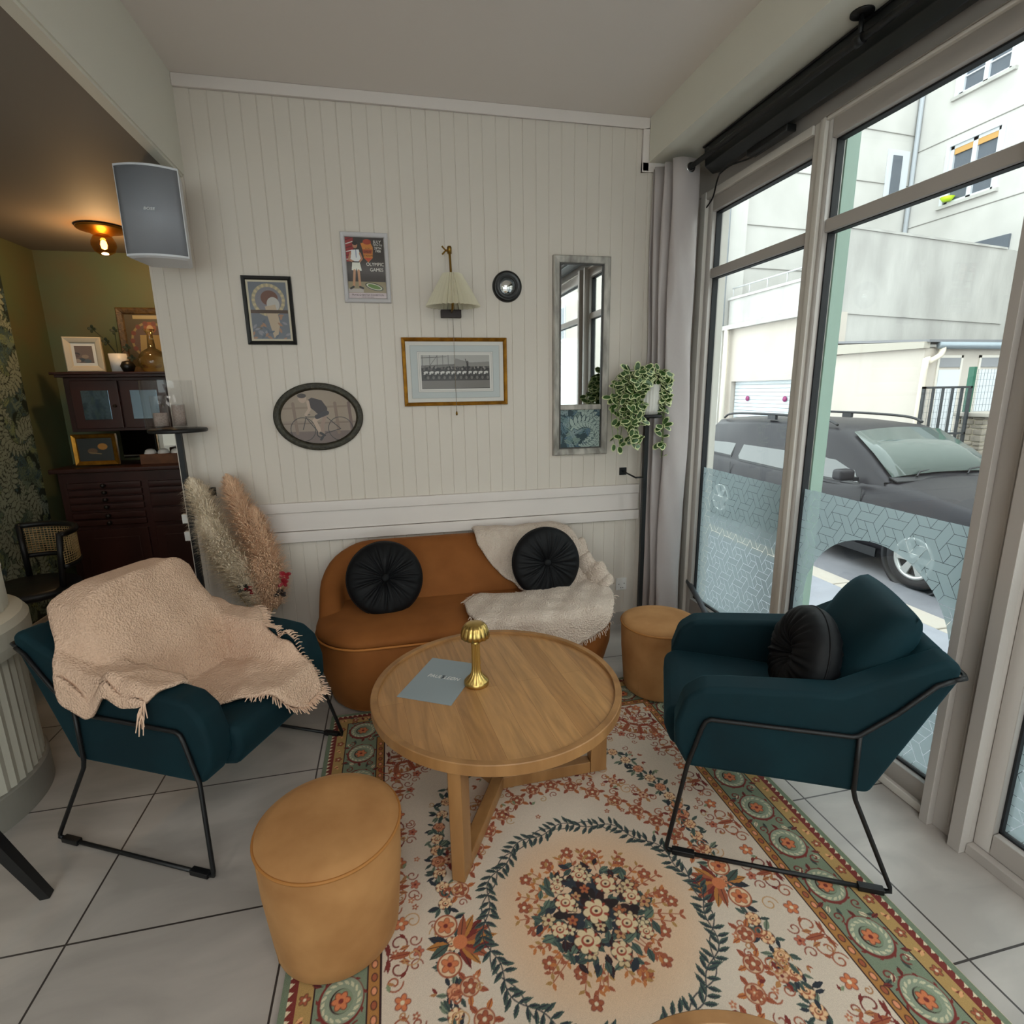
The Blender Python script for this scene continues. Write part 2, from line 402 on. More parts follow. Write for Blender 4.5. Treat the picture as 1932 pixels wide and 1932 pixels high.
def woodmat():
    mt = mat('oiled_teak', '#b07c45', .38, coat=.1); nt = mt.node_tree; N = nt.nodes; L = nt.links; b = N['Principled BSDF']
    tc = N.new('ShaderNodeTexCoord'); mp = N.new('ShaderNodeMapping'); mp.inputs['Rotation'].default_value = (0, 0, 1.475); L.new(tc.outputs['Object'], mp.inputs[0])
    br = N.new('ShaderNodeTexBrick'); br.offset = .37; br.inputs['Scale'].default_value = 1; br.inputs['Brick Width'].default_value = 1.6; br.inputs['Row Height'].default_value = .085
    br.inputs['Mortar Size'].default_value = .0004; br.inputs['Bias'].default_value = 0; br.inputs['Color1'].default_value = rgba('#b98b58'); br.inputs['Color2'].default_value = rgba('#a5784a'); br.inputs['Mortar'].default_value = rgba('#6b4420')
    L.new(mp.outputs[0], br.inputs['Vector'])
    mp2 = N.new('ShaderNodeMapping'); mp2.inputs['Scale'].default_value = (2.5, 26, 10); L.new(mp.outputs[0], mp2.inputs[0])
    n = N.new('ShaderNodeTexNoise'); n.inputs['Scale'].default_value = 1.3; n.inputs['Detail'].default_value = 8; n.inputs['Distortion'].default_value = 1.2; L.new(mp2.outputs[0], n.inputs['Vector'])
    r = N.new('ShaderNodeMapRange'); r.inputs[1].default_value = .35; r.inputs[2].default_value = .7; r.inputs[3].default_value = 1.08; r.inputs[4].default_value = .72; L.new(n.outputs[0], r.inputs[0])
    mx = N.new('ShaderNodeMix'); mx.data_type = 'RGBA'; mx.blend_type = 'MULTIPLY'; mx.inputs[0].default_value = 1; L.new(br.outputs[0], mx.inputs[6]); L.new(r.outputs[0], mx.inputs[7]); L.new(mx.outputs[2], b.inputs['Base Color'])
    return mt
MT['wood'] = woodmat()
MT['wood2'] = mat('teak_legs', '#a3784a', .42, var=(14, '#7f5831', .8), stretch=(1, 1, .2))
# ================================================================ ROOM
XL = -3.8; YB = -3.6
MB().box((XL, YB, -.12), (W+.13, 4.72, 0)).build('floor', MT['floor'])['kind'] = 'structure'
struct(MB().box((-.875, YB, ZC), (1.455, D+.02, ZC+.1)).build('ceiling', MT['ceil']))
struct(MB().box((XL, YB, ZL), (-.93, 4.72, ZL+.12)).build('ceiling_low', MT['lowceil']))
# fascia of the dropped ceiling, with its lip
struct(MB().box((-.93, YB, ZL+.006), (-.875, D, ZC)).box((-.925, YB, ZL-.006), (-.882, D, ZL+.006)).build('trim_1', MT['beam']))
struct(MB().box((1.455, YB, 2.70), (W+.13, D+.02, ZC+.1)).build('ceiling_soffit', MT['beam']))
# panelled back wall: real V-grooved boards above and below the dado rails
def boards(x0, x1, z0, z1, y):
    pts = [(x0, y)]; g = .041
    while g > x0: g -= .0709
    g += .0709
    while g < x1-.005:
        if g > x0+.006: pts += [(g-.003, y), (g-.0012, y+.0028), (g+.0012, y+.0028), (g+.003, y)]
        g += .0709
    pts.append((x1, y)); b = MB()
    for (xa, ya), (xb, yb) in zip(pts[:-1], pts[1:]):
        b.add([(xa, ya, z0), (xb, yb, z0), (xb, yb, z1), (xa, ya, z1)], [(0, 1, 2, 3)])
    return b
WLX = -1.07
b = boards(WLX, W, .92, 2.87, D); b2 = boards(WLX, W, .085, .71, D); o = len(b.v)
b.v += b2.v; b.f += [tuple(i+o for i in f) for f in b2.f]; b.m += b2.m; b.sm += b2.sm
b.box((WLX, D+.006, 0), (W+.13, D+.12, ZC+.05)); b.box((WLX-.012, D-.001, 0), (WLX, D+.13, ZL+.02))
struct(b.build('wall_back', MT['panel']))
struct(MB().box((WLX, D+.115, 0), (WLX+.06, 4.7, ZL+.1)).build('wall_alcove_right', MT['green']))
t = MB().box((WLX+.0, D-.022, .870), (1.468, D+.002, .925)).box((WLX, D-.008, .765), (1.468, D+.002, .870)).box((WLX, D-.026, .705), (1.468, D+.002, .765))
struct(t.build('trim_2', MT['trim'], bevel=.003, seg=1))
t = MB().box((-.875, D-.018, 2.862), (1.455, D, ZC)).box((1.418, D-.018, 2.655), (1.455, D, 2.862)).box((1.418, D-.018, 2.655), (1.62, D, 2.70))
struct(t.build('trim_3', MT['trim'], bevel=.003, seg=1))
struct(MB().box((WLX, D-.012, 0), (1.5, D+.002, .085)).build('baseboard_back', MT['floor']))
# alcove
struct(MB().box((-2.5, 4.66, 0), (WLX+.05, 4.78, ZL+.1)).build('wall_alcove_back', MT['green']))
struct(MB().box((-2.5, 3.0, 0), (-2.36, 4.66, ZL+.1)).build('wall_alcove_left', MT['green']))
struct(MB().box((XL, 2.9, 0), (-2.36, 3.0, ZL+.1)).build('wall_left_return', MT['wall']))
struct(MB().box((XL-.1, YB, 0), (XL, 3.0, ZL+.1)).build('wall_left', MT['wall']))
struct(MB().box((-2.36, 3.0, 0), (-2.345, 4.66, .07)).build('baseboard_left', MT['trim']))
# rear wall (behind the viewer) with a glazed opening added to let daylight in
rw = MB().box((XL, YB-.1, 0), (-2.9, YB, ZC)).box((1.2, YB-.1, 0), (W+.13, YB, ZC)).box((-2.9, YB-.1, 0), (1.2, YB, .35)).box((-2.9, YB-.1, 2.4), (1.2, YB, ZC)).box((-.9, YB-.1, .35), (-.8, YB, 2.4))
struct(rw.build('wall_rear', MT['wall']))
wp = struct(MB().box((-2.9, YB-.06, .35), (1.2, YB-.05, 2.4)).build('window_5', MT['glass']))
# ---- wallpaper panel
def leafy(w, h, res, seed, bgc, lf, vein, scale=1.0, pale='#9aa594'):
    r = random.Random(seed); c = Canvas(w, h, res, bgc); n = int(w*h*260/scale**2)
    for _ in range(n):
        x, y, a, L = r.uniform(-w/2, w/2), r.uniform(-h/2, h/2), r.uniform(0, 6.3), r.uniform(.09, .15)*scale
        col = r.choice(lf)
        for k in range(5):
            px, py = x+math.cos(a)*L*k*.2, y+math.sin(a)*L*k*.2
            for sg in (-1, 1): c.leaf(px, py, L*.42, a+sg*.75, col, .34)
        c.leaf(x+math.cos(a)*L*.9, y+math.sin(a)*L*.9, L*.4, a, col, .34)
    m = int(w*h*11/scale**2)+2
    for _ in range(m):
        x, y, a = r.uniform(-w/2, w/2), r.uniform(-h/2, h/2), r.uniform(0, 6.3); d = r.choice((-1, 1)); px, py, aa = x, y, a; pts = [(px, py)]
        for k in range(13):
            aa += d*.23; px += math.cos(aa)*.05*scale; py += math.sin(aa)*.05*scale; pts.append((px, py))
        c.line(pts, .038*scale, vein); c.line(pts, .026*scale, pale)
        for k in range(1, 13):
            p = pts[k]; th = math.atan2(pts[k][1]-pts[k-1][1], pts[k][0]-pts[k-1][0])
            for sg in (-1, 1):
                L = .13*scale*(1.1-k/16)
                c.leaf(p[0], p[1], L*1.06, th+sg*1.0, vein, .58); c.leaf(p[0], p[1], L, th+sg*1.0, pale, .46)
    return c
c = leafy(1.25, 2.2, .005, 3, '#26332f', ['#64786a', '#76897a', '#52665b', '#44606a', '#86966f'], '#26332f', .60, '#98a392')
M = Matrix.Translation((-2.3585, 3.64, 1.17)) @ Matrix.Rotation(PI/2, 4, 'Z') @ Matrix.Rotation(PI/2, 4, 'X')
wl = c.mesh('wallpaper_panel', MT['wallpaper'], M); struct(wl)

# ================================================================ WINDOW WALL (x = W)
F1, F2 = MT['frame'], MT['framel']
struct(MB().box((W-.03, YB, 2.54), (W+.13, D, 2.70)).build('wall_right_header', MT['frame']))
struct(MB().box((W-.02, 3.0, 0), (W+.13, D+.02, 2.70)).build('wall_right', MT['framel']))
def pane(name, y0, y1, z0, z1, bars, fo=(.05, .05, .11, .07), film=None, dark=True):
    """one glazed leaf: frame, glass, gasket; y0<y1 are the glass limits"""
    fr = MB(); l, r, bt, tp = fo
    fr.box((W-.035, y0-l, z0-bt), (W+.03, y0, z1+tp)).box((W-.035, y1, z0-bt), (W+.03, y1+r, z1+tp))
    fr.box((W-.035, y0, z0-bt), (W+.03, y1, z0)).box((W-.035, y0, z1), (W+.03, y1, z1+tp))
    for za, zb in bars: fr.box((W-.028, y0, za), (W+.03, y1, zb))
    o = struct(fr.build(name, F1, bevel=.003, seg=1))
    gk = MB(); e = .007
    gk.box((W-.012, y0, z0), (W+.02, y0+e, z1)).box((W-.012, y1-e, z0), (W+.02, y1, z1)).box((W-.012, y0, z0), (W+.02, y1, z0+e)).box((W-.012, y0, z1-e), (W+.02, y1, z1))
    for za, zb in bars: gk.box((W-.012, y0, za-.003), (W+.02, y1, zb+.003))
    gk.build('gasket', MT['gasket'], o)
    MB().box((W+.004, y0, z0), (W+.010, y1, z1)).build('glass', MT['glass'], o)
    return o
ws = []
ws.append(pane('window_1', 2.178, 2.905, .20, 2.43, [(2.092, 2.14)], (.004, .045, .11, .07)))
ws.append(pane('window_2', 1.303, 2.078, .11, 2.455, [(2.11, 2.16)], (.018, .026, .075, .07)))
ws.append(pane('door_1', .10, 1.085, .11, 2.455, [(2.11, 2.16)], (.06, .05, .075, .07)))
ws.append(pane('window_3', -1.25, -.05, .11, 2.455, [(2.11, 2.16)], (.05, .06, .075, .07)))
ws.append(pane('window_4', -2.9, -1.45, .11, 2.455, [(2.11, 2.16)], (.05, .06, .075, .07)))
fr = MB().box((W-.055, 2.95, .0), (W+.03, 3.0, 2.54)).box((W-.05, 2.104, .0), (W+.03, 2.135, 2.54)).box((W-.04, 2.135, 0), (W+.03, 2.174, 2.54))
fr.box((W-.05, 1.30, 0), (W+.0, 3.0, .034)).box((W-.05, 2.174, 2.502), (W+.0, 3.0, 2.54)).box((W-.05, -3.5, 2.525), (W+.0, 2.104, 2.54))
fr.box((W-.035, 2.178, .034), (W+.03, 3.0, .09))
struct(fr.build('trim_4', F2, bevel=.004, seg=1))
post = MB().box((W-.05, 1.135, 0), (W+.03, 1.285, 2.54)).box((W-.075, 1.255, 0), (W-.05, 1.285, 2.54)).box((W-.085, 1.135, 0), (W-.05, 1.175, 2.54)).box((W-.06, -3.5, 0), (W+.0, 1.135, .034))
post.box((W-.05, -.13, .0), (W+.03, .04, 2.54)).box((W-.05, -1.40, .0), (W+.03, -1.30, 2.54)).box((W-.05, -3.6, .0), (W+.03, -2.95, 2.54)).box((W-.053, 1.2, .04), (W-.05, 1.206, 2.54))
struct(post.build('trim_5', F1, bevel=.005, seg=2))
# sill block and facade thickness outside
struct(MB().box((W+.03, YB, G), (W+.13, D+.3, .0)).build('wall_right_sill', MT['concrete']))
struct(MB().box((W+.135, 2.188, G), (W+.20, 2.34, 2.9)).box((W+.12, 2.215, G), (W+.135, 2.24, 2.9)).build('wall_right_mint_pier', MT['mint']))
struct(MB().box((W+.0, D+.02, G), (W+.13, D+.6, 3.2)).build('wall_right_outer', MT['concrete']))
# ---- frosted film: interlocking parallelogram tiling with clear gaps
def film_tiles():
    a = np.array([1.0, 0.0]); bb = np.array([.5, math.sqrt(3)/2])
    # unit triangles on a 3x3 torus: (i,j,up)
    def tri_of(cx, cy):
        j = math.floor(cy/bb[1]+1e-9); x = cx-j*.5; i = math.floor(x+1e-9); fx, fy = x-i, cy/bb[1]-j
        return None
    def cell(pt):
        v = pt[1]/bb[1]; u = pt[0]-v*.5; i, j = math.floor(u), math.floor(v); fu, fv = u-i, v-j
        return (i % 3, j % 3, 0 if fu+fv < 1 else 1)
    dirs = [np.array([math.cos(k*PI/3), math.sin(k*PI/3)]) for k in range(6)]
    def tris(o, d1, n1, d2, n2):
        out = []
        for i in range(n1):
            for j in range(n2):
                p = o+d1*i+d2*j; out += [cell(p+(d1+d2)/3), cell(p+(d1+d2)*2/3)]
        return out
    used = set()
    cube = []
    for k in (0, 2, 4):
        cube.append([np.zeros(2), dirs[k], dirs[k]+dirs[k+1 if k+1 < 6 else 0], dirs[(k+1) % 6]])
    # hexagon split in 3 rhombi
    cube = [[np.zeros(2), dirs[k], dirs[k]+dirs[(k+2) % 6], dirs[(k+2) % 6]] for k in (0, 2, 4)]
    hexs = {cell((dirs[k]+dirs[(k+1) % 6])/3) for k in range(6)}
    cands = []
    for i in range(3):
        for j in range(3):
            o = a*i+bb*j
            for k in range(6):
                for s in (1,):
                    for (n1, n2) in ((2, 1), (1, 2)):
                        t = tris(o, dirs[k], n1, dirs[(k+s) % 6], n2)
                        if len(set(t)) == 4 and not set(t) & hexs: cands.append((k, frozenset(t), o, dirs[k]*n1, dirs[(k+s) % 6]*n2, (k % 3, (k+s) % 3, n1)))
    allt = {(i, j, u) for i in range(3) for j in range(3) for u in (0, 1)}-hexs
    best = None
    for x in range(len(cands)):
        for y in range(x+1, len(cands)):
            if cands[x][1] & cands[y][1]: continue
            for z in range(y+1, len(cands)):
                if cands[z][1] & (cands[x][1] | cands[y][1]): continue
                if cands[x][1] | cands[y][1] | cands[z][1] == allt:
                    longs = {round(math.atan2(*( (c[3] if np.hypot(*c[3]) > 1.5 else c[4])[::-1])) % PI, 1) % 3.1 for c in (cands[x], cands[y], cands[z])}
                    if best is None or len(longs) > best[0]: best = (len(longs), x, y, z)
    quads = [[q[0], q[1], q[2], q[3]] for q in cube]
    if best:
        for idx in best[1:]:
            c = cands[idx]; quads.append([c[2], c[2]+c[3], c[2]+c[3]+c[4], c[2]+c[4]])
    return quads, a*3, bb*3
FQ, FA, FB = film_tiles()
def film(name, y0, y1, z0, z1, parent, unit=.047, hole=None, clearbelow=None):
    b = MB(); X = W+.0025; gap = .0016
    for i in range(-40, 41):
        for j in range(-40, 41):
            for q in FQ:
                P = [(p+FA*i+FB*j)*unit for p in q]; cx = sum(p[0] for p in P)/4; cy = sum(p[1] for p in P)/4
                if not (-.1 < cx < (y1-y0)+.1 and -.1 < cy < (z1-z0)+.1): continue
                n = len(P); Q = []
                for k in range(n):  # inset
                    p, pa, pb = P[k], P[k-1], P[(k+1) % n]; d1 = (pa-p)/np.hypot(*(pa-p)); d2 = (pb-p)/np.hypot(*(pb-p))
                    s = abs(d1[0]*d2[1]-d1[1]*d2[0]); Q.append(p+(d1+d2)*gap/2/s)
                Q = [(y1-p[0], z1-p[1]) for p in Q]
                # clip to the pane
                def clip(Q, ax, lim, sg):
                    out = []
                    for k in range(len(Q)):
                        p, q2 = Q[k], Q[(k+1) % len(Q)]; a_, b_ = sg*(p[ax]-lim), sg*(q2[ax]-lim)
                        if a_ >= 0: out.append(p)
                        if (a_ > 0) != (b_ > 0) and abs(a_-b_) > 1e-9:
                            t = a_/(a_-b_); out.append(tuple(p[m]+(q2[m]-p[m])*t for m in (0, 1)))
                    return out
                for ax, lim, sg in ((0, y0, 1), (0, y1, -1), (1, z0, 1), (1, z1, -1)):
                    if len(Q) > 2: Q = clip(Q, ax, lim, sg)
                if len(Q) < 3: continue
                if hole:
                    hc, hr = hole; dd = [math.hypot(p[0]-hc[0], p[1]-hc[1]) for p in Q]
                    if max(dd) < hr: continue
                    if min(dd) < hr:  # cut along the circle: subdivide edges, push inner points out
                        R = []
                        for k in range(len(Q)):
                            p, q2 = Q[k], Q[(k+1) % len(Q)]
                            for t in range(5): R.append((p[0]+(q2[0]-p[0])*t/5, p[1]+(q2[1]-p[1])*t/5))
                        Q = []
                        for p in R:
                            d = math.hypot(p[0]-hc[0], p[1]-hc[1])
                            if d < hr:
                                p = (hc[0]+(p[0]-hc[0])*hr/d, hc[1]+(p[1]-hc[1])*hr/d)
                            Q.append(p)
                o = len(b.v); b.add([(X, p[0], p[1]) for p in Q], [tuple(range(len(Q)))])
    return b.build(name, MT['film'], parent)
film('frosted_film', 2.19, 2.895, .21, 1.035, ws[0], .0415)
film('frosted_film', 1.311, 2.07, .12, 1.045, ws[1], .0415, hole=((1.674, .558), .34))
film('frosted_film', .108, 1.078, .12, 1.045, ws[2], .0415, hole=((.6, .558), .34))

# ================================================================ EXTERIOR
struct(MB().box((W+.13, -30, G-.3), (3.9, 30, -.30)).build('sidewalk', MT['pave']))
k = MB()
for i in range(40): k.box((3.9, -20+i+.006, G-.3), (4.12, -19+i-.006, -.296))
struct(k.build('kerb', MT['kerb'], bevel=.01, seg=1))
struct(MB().box((4.12, -30, G-.3), (7.35, 30, G)).build('road', MT['asphalt']))
struct(MB().box((7.35, -30, G-.3), (16, 15, G+.10)).build('sidewalk_far', MT['pave']))
# garage block: street facade at x=9, its side wall facing the camera
gb = thing('garage_block', 'weathered pale concrete garage block with parapet and railing across the street', 'building', (9, 10.2, G))
def P(o): return Matrix.Translation(-o.location)
def bb(mb, name, m, par, **k): return mb.xf(P(par)).build(name, m, par, **k)
g = MB()
g.box((9, 10.2, G), (9.3, 10.7, 3.05)).box((9, 13.36, G), (9.3, 13.75, 3.05)).box((9, 10.7, 1.64), (9.3, 13.36, 3.05)).box((9.25, 10.2, G), (9.5, 13.75, 3.0))
bb(g, 'wall', MT['cream'], gb)
g = MB()
g.prism([(9.0, 10.2, 2.3), (15.15, 10.82, 2.3), (15.15, 10.82, 4.46), (14.1, 10.71, 4.5), (9.0, 10.2, 4.64)], (-.02, .2, 0))
bb(g, 'parapet_wall', MT['stained'], gb)
g = MB().prism([(8.97, 10.17, 2.98), (14.3, 10.7, 2.86), (14.3, 10.7, 2.90), (8.97, 10.17, 3.03)], (0, .1, 0))
g.prism([(8.97, 10.17, 4.63), (14.1, 10.68, 4.49), (14.1, 10.68, 4.53), (8.97, 10.17, 4.68)], (0, .26, 0))
bb(g, 'ledge', MT['stained'], gb)
g = MB().box((8.98, 10.22, 3.1), (9.2, 13.65, 3.74)).box((8.94, 10.4, 3.74), (9.25, 13.68, 3.80)); bb(g, 'parapet', MT['stained'], gb)
g = MB().box((8.82, 10.3, 2.98), (9.3, 14.0, 3.09)); bb(g, 'cornice', MT['stained'], gb)
g = MB().tube([(9.05, 10.4, 4.04), (9.05, 13.65, 4.04)], .02)
for i in range(5): g.tube([(9.05, 10.9+i*.68, 3.8), (9.05, 10.9+i*.68, 4.04)], .015)
bb(g, 'railing', mat('grey_railing', '#b9b9b9', .5), gb)
g = MB()
for i in range(22): g.box((9.12, 10.72, G+i*.094), (9.16, 13.34, G+i*.094+.086))
gd = bb(g, 'garage_door', mat('white_roller_door', '#c6cdd2', .4), gb)
for yy in (11.35, 12.75):
    bb(MB().lathe([(0, -.02), (.065, -.02), (.065, 0)], (9.1, yy, 1.2), 16, axis='x'), 'red_disc', mat('magenta_sticker', '#8c2a63', .5), gb)
# tall neighbour: street part, cross wall B and right part C
tb = thing('apartment_building', 'tall white rendered apartment building with windows and drainpipe behind the garage block', 'building', (9, 14, G))
g = MB().box((8.88, 13.75, G), (9.4, 22, 13)); g.prism([(9, 14, 0), (15.27, 14.56, 0), (15.27, 14.56, 15), (9, 14, 15)], (0, .3, 0))
g.box((15.2, -6, G), (15.6, 12.12, 6.23)).box((15.2, -6, 7.74), (15.6, 12.12, 8.9)).box((15.2, -6, 6.23), (15.6, 12.12, 7.74)).box((15.2, 13.46, G), (15.6, 14.6, 15)).box((15.2, 12.12, G), (15.6, 13.46, 6.23)).box((15.2, 12.12, 7.74), (15.6, 13.46, 8.9)).box((15.2, -6, 8.9), (15.6, 12.12, 15)).box((15.2, 12.12, 10.3), (15.6, 13.46, 15))
bb(g, 'wall', MT['concrete'], tb)
g = MB()
for z in (4.65, 5.72, 7.1, 8.4, 9.9): g.prism([(9.1, 13.995, z), (15.2, 14.54, z), (15.2, 14.54, z+.018), (9.1, 13.995, z+.018)], (0, -.01, 0))
for z in (5.95, 7.95, 10.7): g.box((15.185, 6, z), (15.2, 14.5, z+.02))
for y in (11.2, 10.0): g.box((15.185, y, 4), (15.2, y+.015, 12))
bb(g, 'render_joint', mat('joint_shadow_line', '#807d78', .9), tb)  # joints in their own darker colour
whit = mat('white_window_frame', '#cfd2d6', .4); dgl = mat('dark_window_glass', '#59606a', .12, spec=.8)
def ext_win(par, y0, y1, z0, z1, x=15.2, n=2, blind=None, tag_=None):
    f = MB(); f.box((x+.02, y0, z0), (x+.1, y0+.09, z1)).box((x+.02, y1-.09, z0), (x+.1, y1, z1)).box((x+.02, y0, z0), (x+.1, y1, z0+.08)).box((x+.02, y0, z1-.08), (x+.1, y1, z1)).box((x+.02, (y0+y1)/2-.06, z0), (x+.1, (y0+y1)/2+.06, z1))
    f.box((x+.04, y0, z0+(z1-z0)*.30), (x+.09, y1, z0+(z1-z0)*.30+.03))
    w_ = bb(f, 'window', whit, par)
    q = MB().box((x+.08, y0, z0), (x+.1, y1, z1)).xf(P(par)).build('pane', dgl, w_)
    s_ = bb(MB().box((x-.09, y0-.14, z0-.08), (x+.05, y1+.14, z0)), 'window_sill', MT['stained'], par)
    e = MB().box((x-.03, y0-.1, z0), (x+.02, y0, z1+.1)).box((x-.03, y1, z0), (x+.02, y1+.1, z1+.1)).box((x-.03, y0, z1), (x+.02, y1, z1+.1)); bb(e, 'surround', whit, par)
    if blind: bb(MB().box((x+.03, y0+.1, z1-.22), (x+.06, y1-.1, z1-.05)), 'blind', mat('ochre_blind', '#c79a5a', .7), par)
    return w_
ext_win(tb, 12.14, 13.44, 6.27, 7.72, blind=True); ext_win(tb, 12.14, 13.44, 8.92, 10.28)
b_ = MB().box((15.2-.06, 11.5, 4.3), (15.25, 12.9, 5.08)); bb(b_, 'window_low', dgl, tb)
# narrow window on the cross wall
f = MB().prism([(14.2, 14.43, 6.75), (15.0, 14.50, 6.75), (15.0, 14.50, 8.0), (14.2, 14.43, 8.0)], (0, .03, 0))
nw = bb(f, 'window', whit, tb)
MB().prism([(14.38, 14.42, 6.8), (14.72, 14.45, 6.8), (14.72, 14.45, 7.85), (14.38, 14.42, 7.85)], (0, .02, 0)).xf(P(tb)).build('pane', dgl, nw)
g = MB().tube([(15.12, 14.45, G), (15.12, 14.45, 14)], .06); g.tube([(8.8, 13.68, 3.1), (8.8, 13.68, 13)], .055); bb(g, 'drainpipe', mat('pale_drainpipe', '#a4a8ad', .5), tb)
bb(MB().tube([(8.86, 13.5, 3.0), (8.86, 13.5, G)], .07), 'drainpipe', mat('cream_drainpipe', '#d8cfc0', .5), tb)
tag(MB().lathe([(0, 0), (.10, 0), (.17, .10), (.14, .10), (0, .03)], (15.1, 13.25, 6.33)).build('plastic_bowl', mat('lime_plastic', '#c4e81e', .4)), 'lime green plastic bowl left on the apartment window sill', 'bowl')
# outbuilding with lean-to roof and two white doors
ob = thing('outbuilding', 'low cream outbuilding with sloping roof and white doors beyond the parked car', 'building', (8.5, 7.46, G))
g = MB().box((8.5, 7.46, G), (8.7, 10.15, 2.06)).box((8.7, 7.46, G), (14, 7.66, 2.08)); bb(g, 'wall', MT['cream'], ob)
g = MB().prism([(8.40, 7.40, 2.06), (8.40, 10.16, 2.08), (8.40, 10.16, 2.30), (8.40, 7.40, 2.16)], (.12, 0, 0)); bb(g, 'fascia', mat('fascia_board', '#aba498', .8), ob)
g = MB().prism([(8.45, 7.36, 2.15), (14.2, 7.36, 2.15), (14.2, 10.4, 2.36), (8.45, 10.14, 2.34)], (0, 0, .04)); bb(g, 'roof', mat('grey_roof_sheet', '#77777a', .7), ob)
bb(MB().tube([(8.66, 7.36, 2.10), (14.2, 7.36, 2.08)], .055), 'gutter', mat('zinc_gutter', '#8d969c', .4, .3), ob)
bb(MB().tube(spline([(8.74, 7.36, 2.08), (8.70, 7.36, 1.95), (8.50, 7.36, 1.84), (8.44, 7.37, 1.72), (8.44, 7.38, G)], 4), .045), 'downpipe', mat('cream_pipe', '#d9cdbb', .5), ob)
bb(MB().tube([(8.44, 9.46, 2.05), (8.44, 9.46, G)], .04), 'downpipe', mat('white_pipe', '#e6e8ea', .5), ob)
for x0, x1 in ((8.77, 9.28), (9.62, 10.09), (10.36, 10.85)):
    d_ = bb(MB().box((x0+.04, 7.43, G), (x1-.04, 7.46, 1.72)), 'door', whit, ob)
    MB().box((x0, 7.44, G), (x0+.04, 7.47, 1.95)).box((x1-.04, 7.44, G), (x1, 7.47, 1.95)).box((x0, 7.44, 1.91), (x1, 7.47, 1.95)).xf(P(ob)).build('frame', mat('door_surround', '#d6cfc4', .6), d_)
    bb(MB().box((x0+.03, 7.445, 1.76), (x1-.03, 7.455, 1.91)), 'transom_pane', mat('grey_transom', '#8b8b8e', .3), ob)
# gate, mesh fence, stone pier (a cross fence at y = 6.4)
gt = thing('metal_gate', 'black barred metal gate backed with wire mesh in front of outbuilding', 'gate', (7.8, 6.4, G))
bk_ = mat('gate_black', '#2a2d30', .5); wire = mat('galvanised_wire', '#7e8484', .5, .4); gp = mat('green_post', '#1f5a45', .5)
g = MB().box((7.36, 6.38, G+.1), (7.39, 6.42, 1.46)).box((8.18, 6.38, G+.1), (8.21, 6.42, 1.46)).box((7.36, 6.38, 1.43), (8.21, 6.42, 1.46)).box((7.36, 6.38, .77), (8.21, 6.42, .80)).box((7.36, 6.38, G+.12), (8.21, 6.42, G+.15)); bb(g, 'gate_frame', bk_, gt)
for i in range(4): bb(MB().box((7.53+i*.17, 6.385, G+.12), (7.552+i*.17, 6.415, 1.44)), 'bar', bk_, gt)
def mesh_panel(x0, x1, z0, z1, y, sp=.07):
    g = MB(); x = x0
    while x < x1: g.box((x, y, z0), (x+.004, y+.004, z1)); x += sp*.85
    z = z0
    while z < z1: g.box((x0, y, z), (x1, y+.004, z+.004)); z += sp*1.3
    return g
bb(mesh_panel(7.4, 8.19, G+.15, 1.42, 6.43), 'wire_mesh', wire, gt)
fc = thing('wire_fence', 'wire mesh fence between two green posts above stone pier', 'fence', (8.3, 6.4, G))
bb(mesh_panel(8.36, 8.96, 1.09, 1.70, 6.5), 'wire_mesh', wire, fc)
for x in (8.30, 8.985): bb(MB().box((x, 6.47, G+.1 if x > 8.5 else 1.082), (x+.05, 6.55, 1.73)), 'fence_post', gp, fc)
sp_ = thing('stone_pier', 'squat grey rubble stone gate pier with a flat cap', 'pier', (8.5, 6.3, G))
sm = mat('grey_rubble_stone', '#948a7c', .9, var=(7, '#6f675e', .9), bump=(18, .6, .02)); st = MB(); r_ = random.Random(5); z = G
bb(MB().box((8.29, 6.22, G), (8.91, 6.58, 1.02)), 'mortar_core', mat('mortar', '#b3a894', .95), sp_)
while z < 1.0:
    h = r_.uniform(.05, .10); x = 8.27
    while x < 8.9:
        w_ = min(r_.uniform(.10, .28), 8.93-x); st.box((x, 6.19+r_.uniform(0, .02), z), (x+w_-.015, 6.3, min(z+h-.014, 1.01)))
        x += w_
    y = 6.2
    while y < 6.58:
        w_ = min(r_.uniform(.12, .2), 6.6-y); st.box((8.27+r_.uniform(-.01, .01), y, z), (8.34, y+w_-.015, min(z+h-.014, 1.01))); y += w_
    z += h
bb(st, 'stonework', sm, sp_, bevel=.008, seg=1); bb(MB().box((8.22, 6.15, 1.02), (8.97, 6.62, 1.08)), 'cap', MT['kerb'], sp_, bevel=.008, seg=1)
# houses further down the street (seen in the tall mirror) and a white box van
hb = thing('terrace_house', 'pale stone town house row further down the street, seen in the tall mirror', 'building', (8.8, -20, G))
g = MB().box((8.8, -40, G), (9.8, -2.2, 6.5)); bb(g, 'wall', MT['cream'], hb); bb(MB().box((8.6, -40, 6.5), (10, -2.2, 6.8)), 'cornice', MT['kerb'], hb)
for i in range(9):
    for z in (1.2, 3.9):
        w_ = bb(MB().box((8.74, -38+i*3.9, z), (8.8, -36.7+i*3.9, z+1.7)), 'window', whit, hb); MB().box((8.72, -37.85+i*3.9, z+.1), (8.76, -36.85+i*3.9, z+1.6)).xf(P(hb)).build('pane', dgl, w_)
vn = thing('box_van', 'white box van parked down the street, seen in the tall mirror', 'van', (3.9, -9.5, G))
bb(MB().box((3.2, -11.0, G+.55), (5.0, -7.2, 2.1)), 'cargo_box', MT['white'], vn, bevel=.03); bb(MB().box((3.35, -12.6, G+.35), (4.85, -11.05, 1.4)), 'cab', MT['white'], vn, bevel=.12, seg=3)
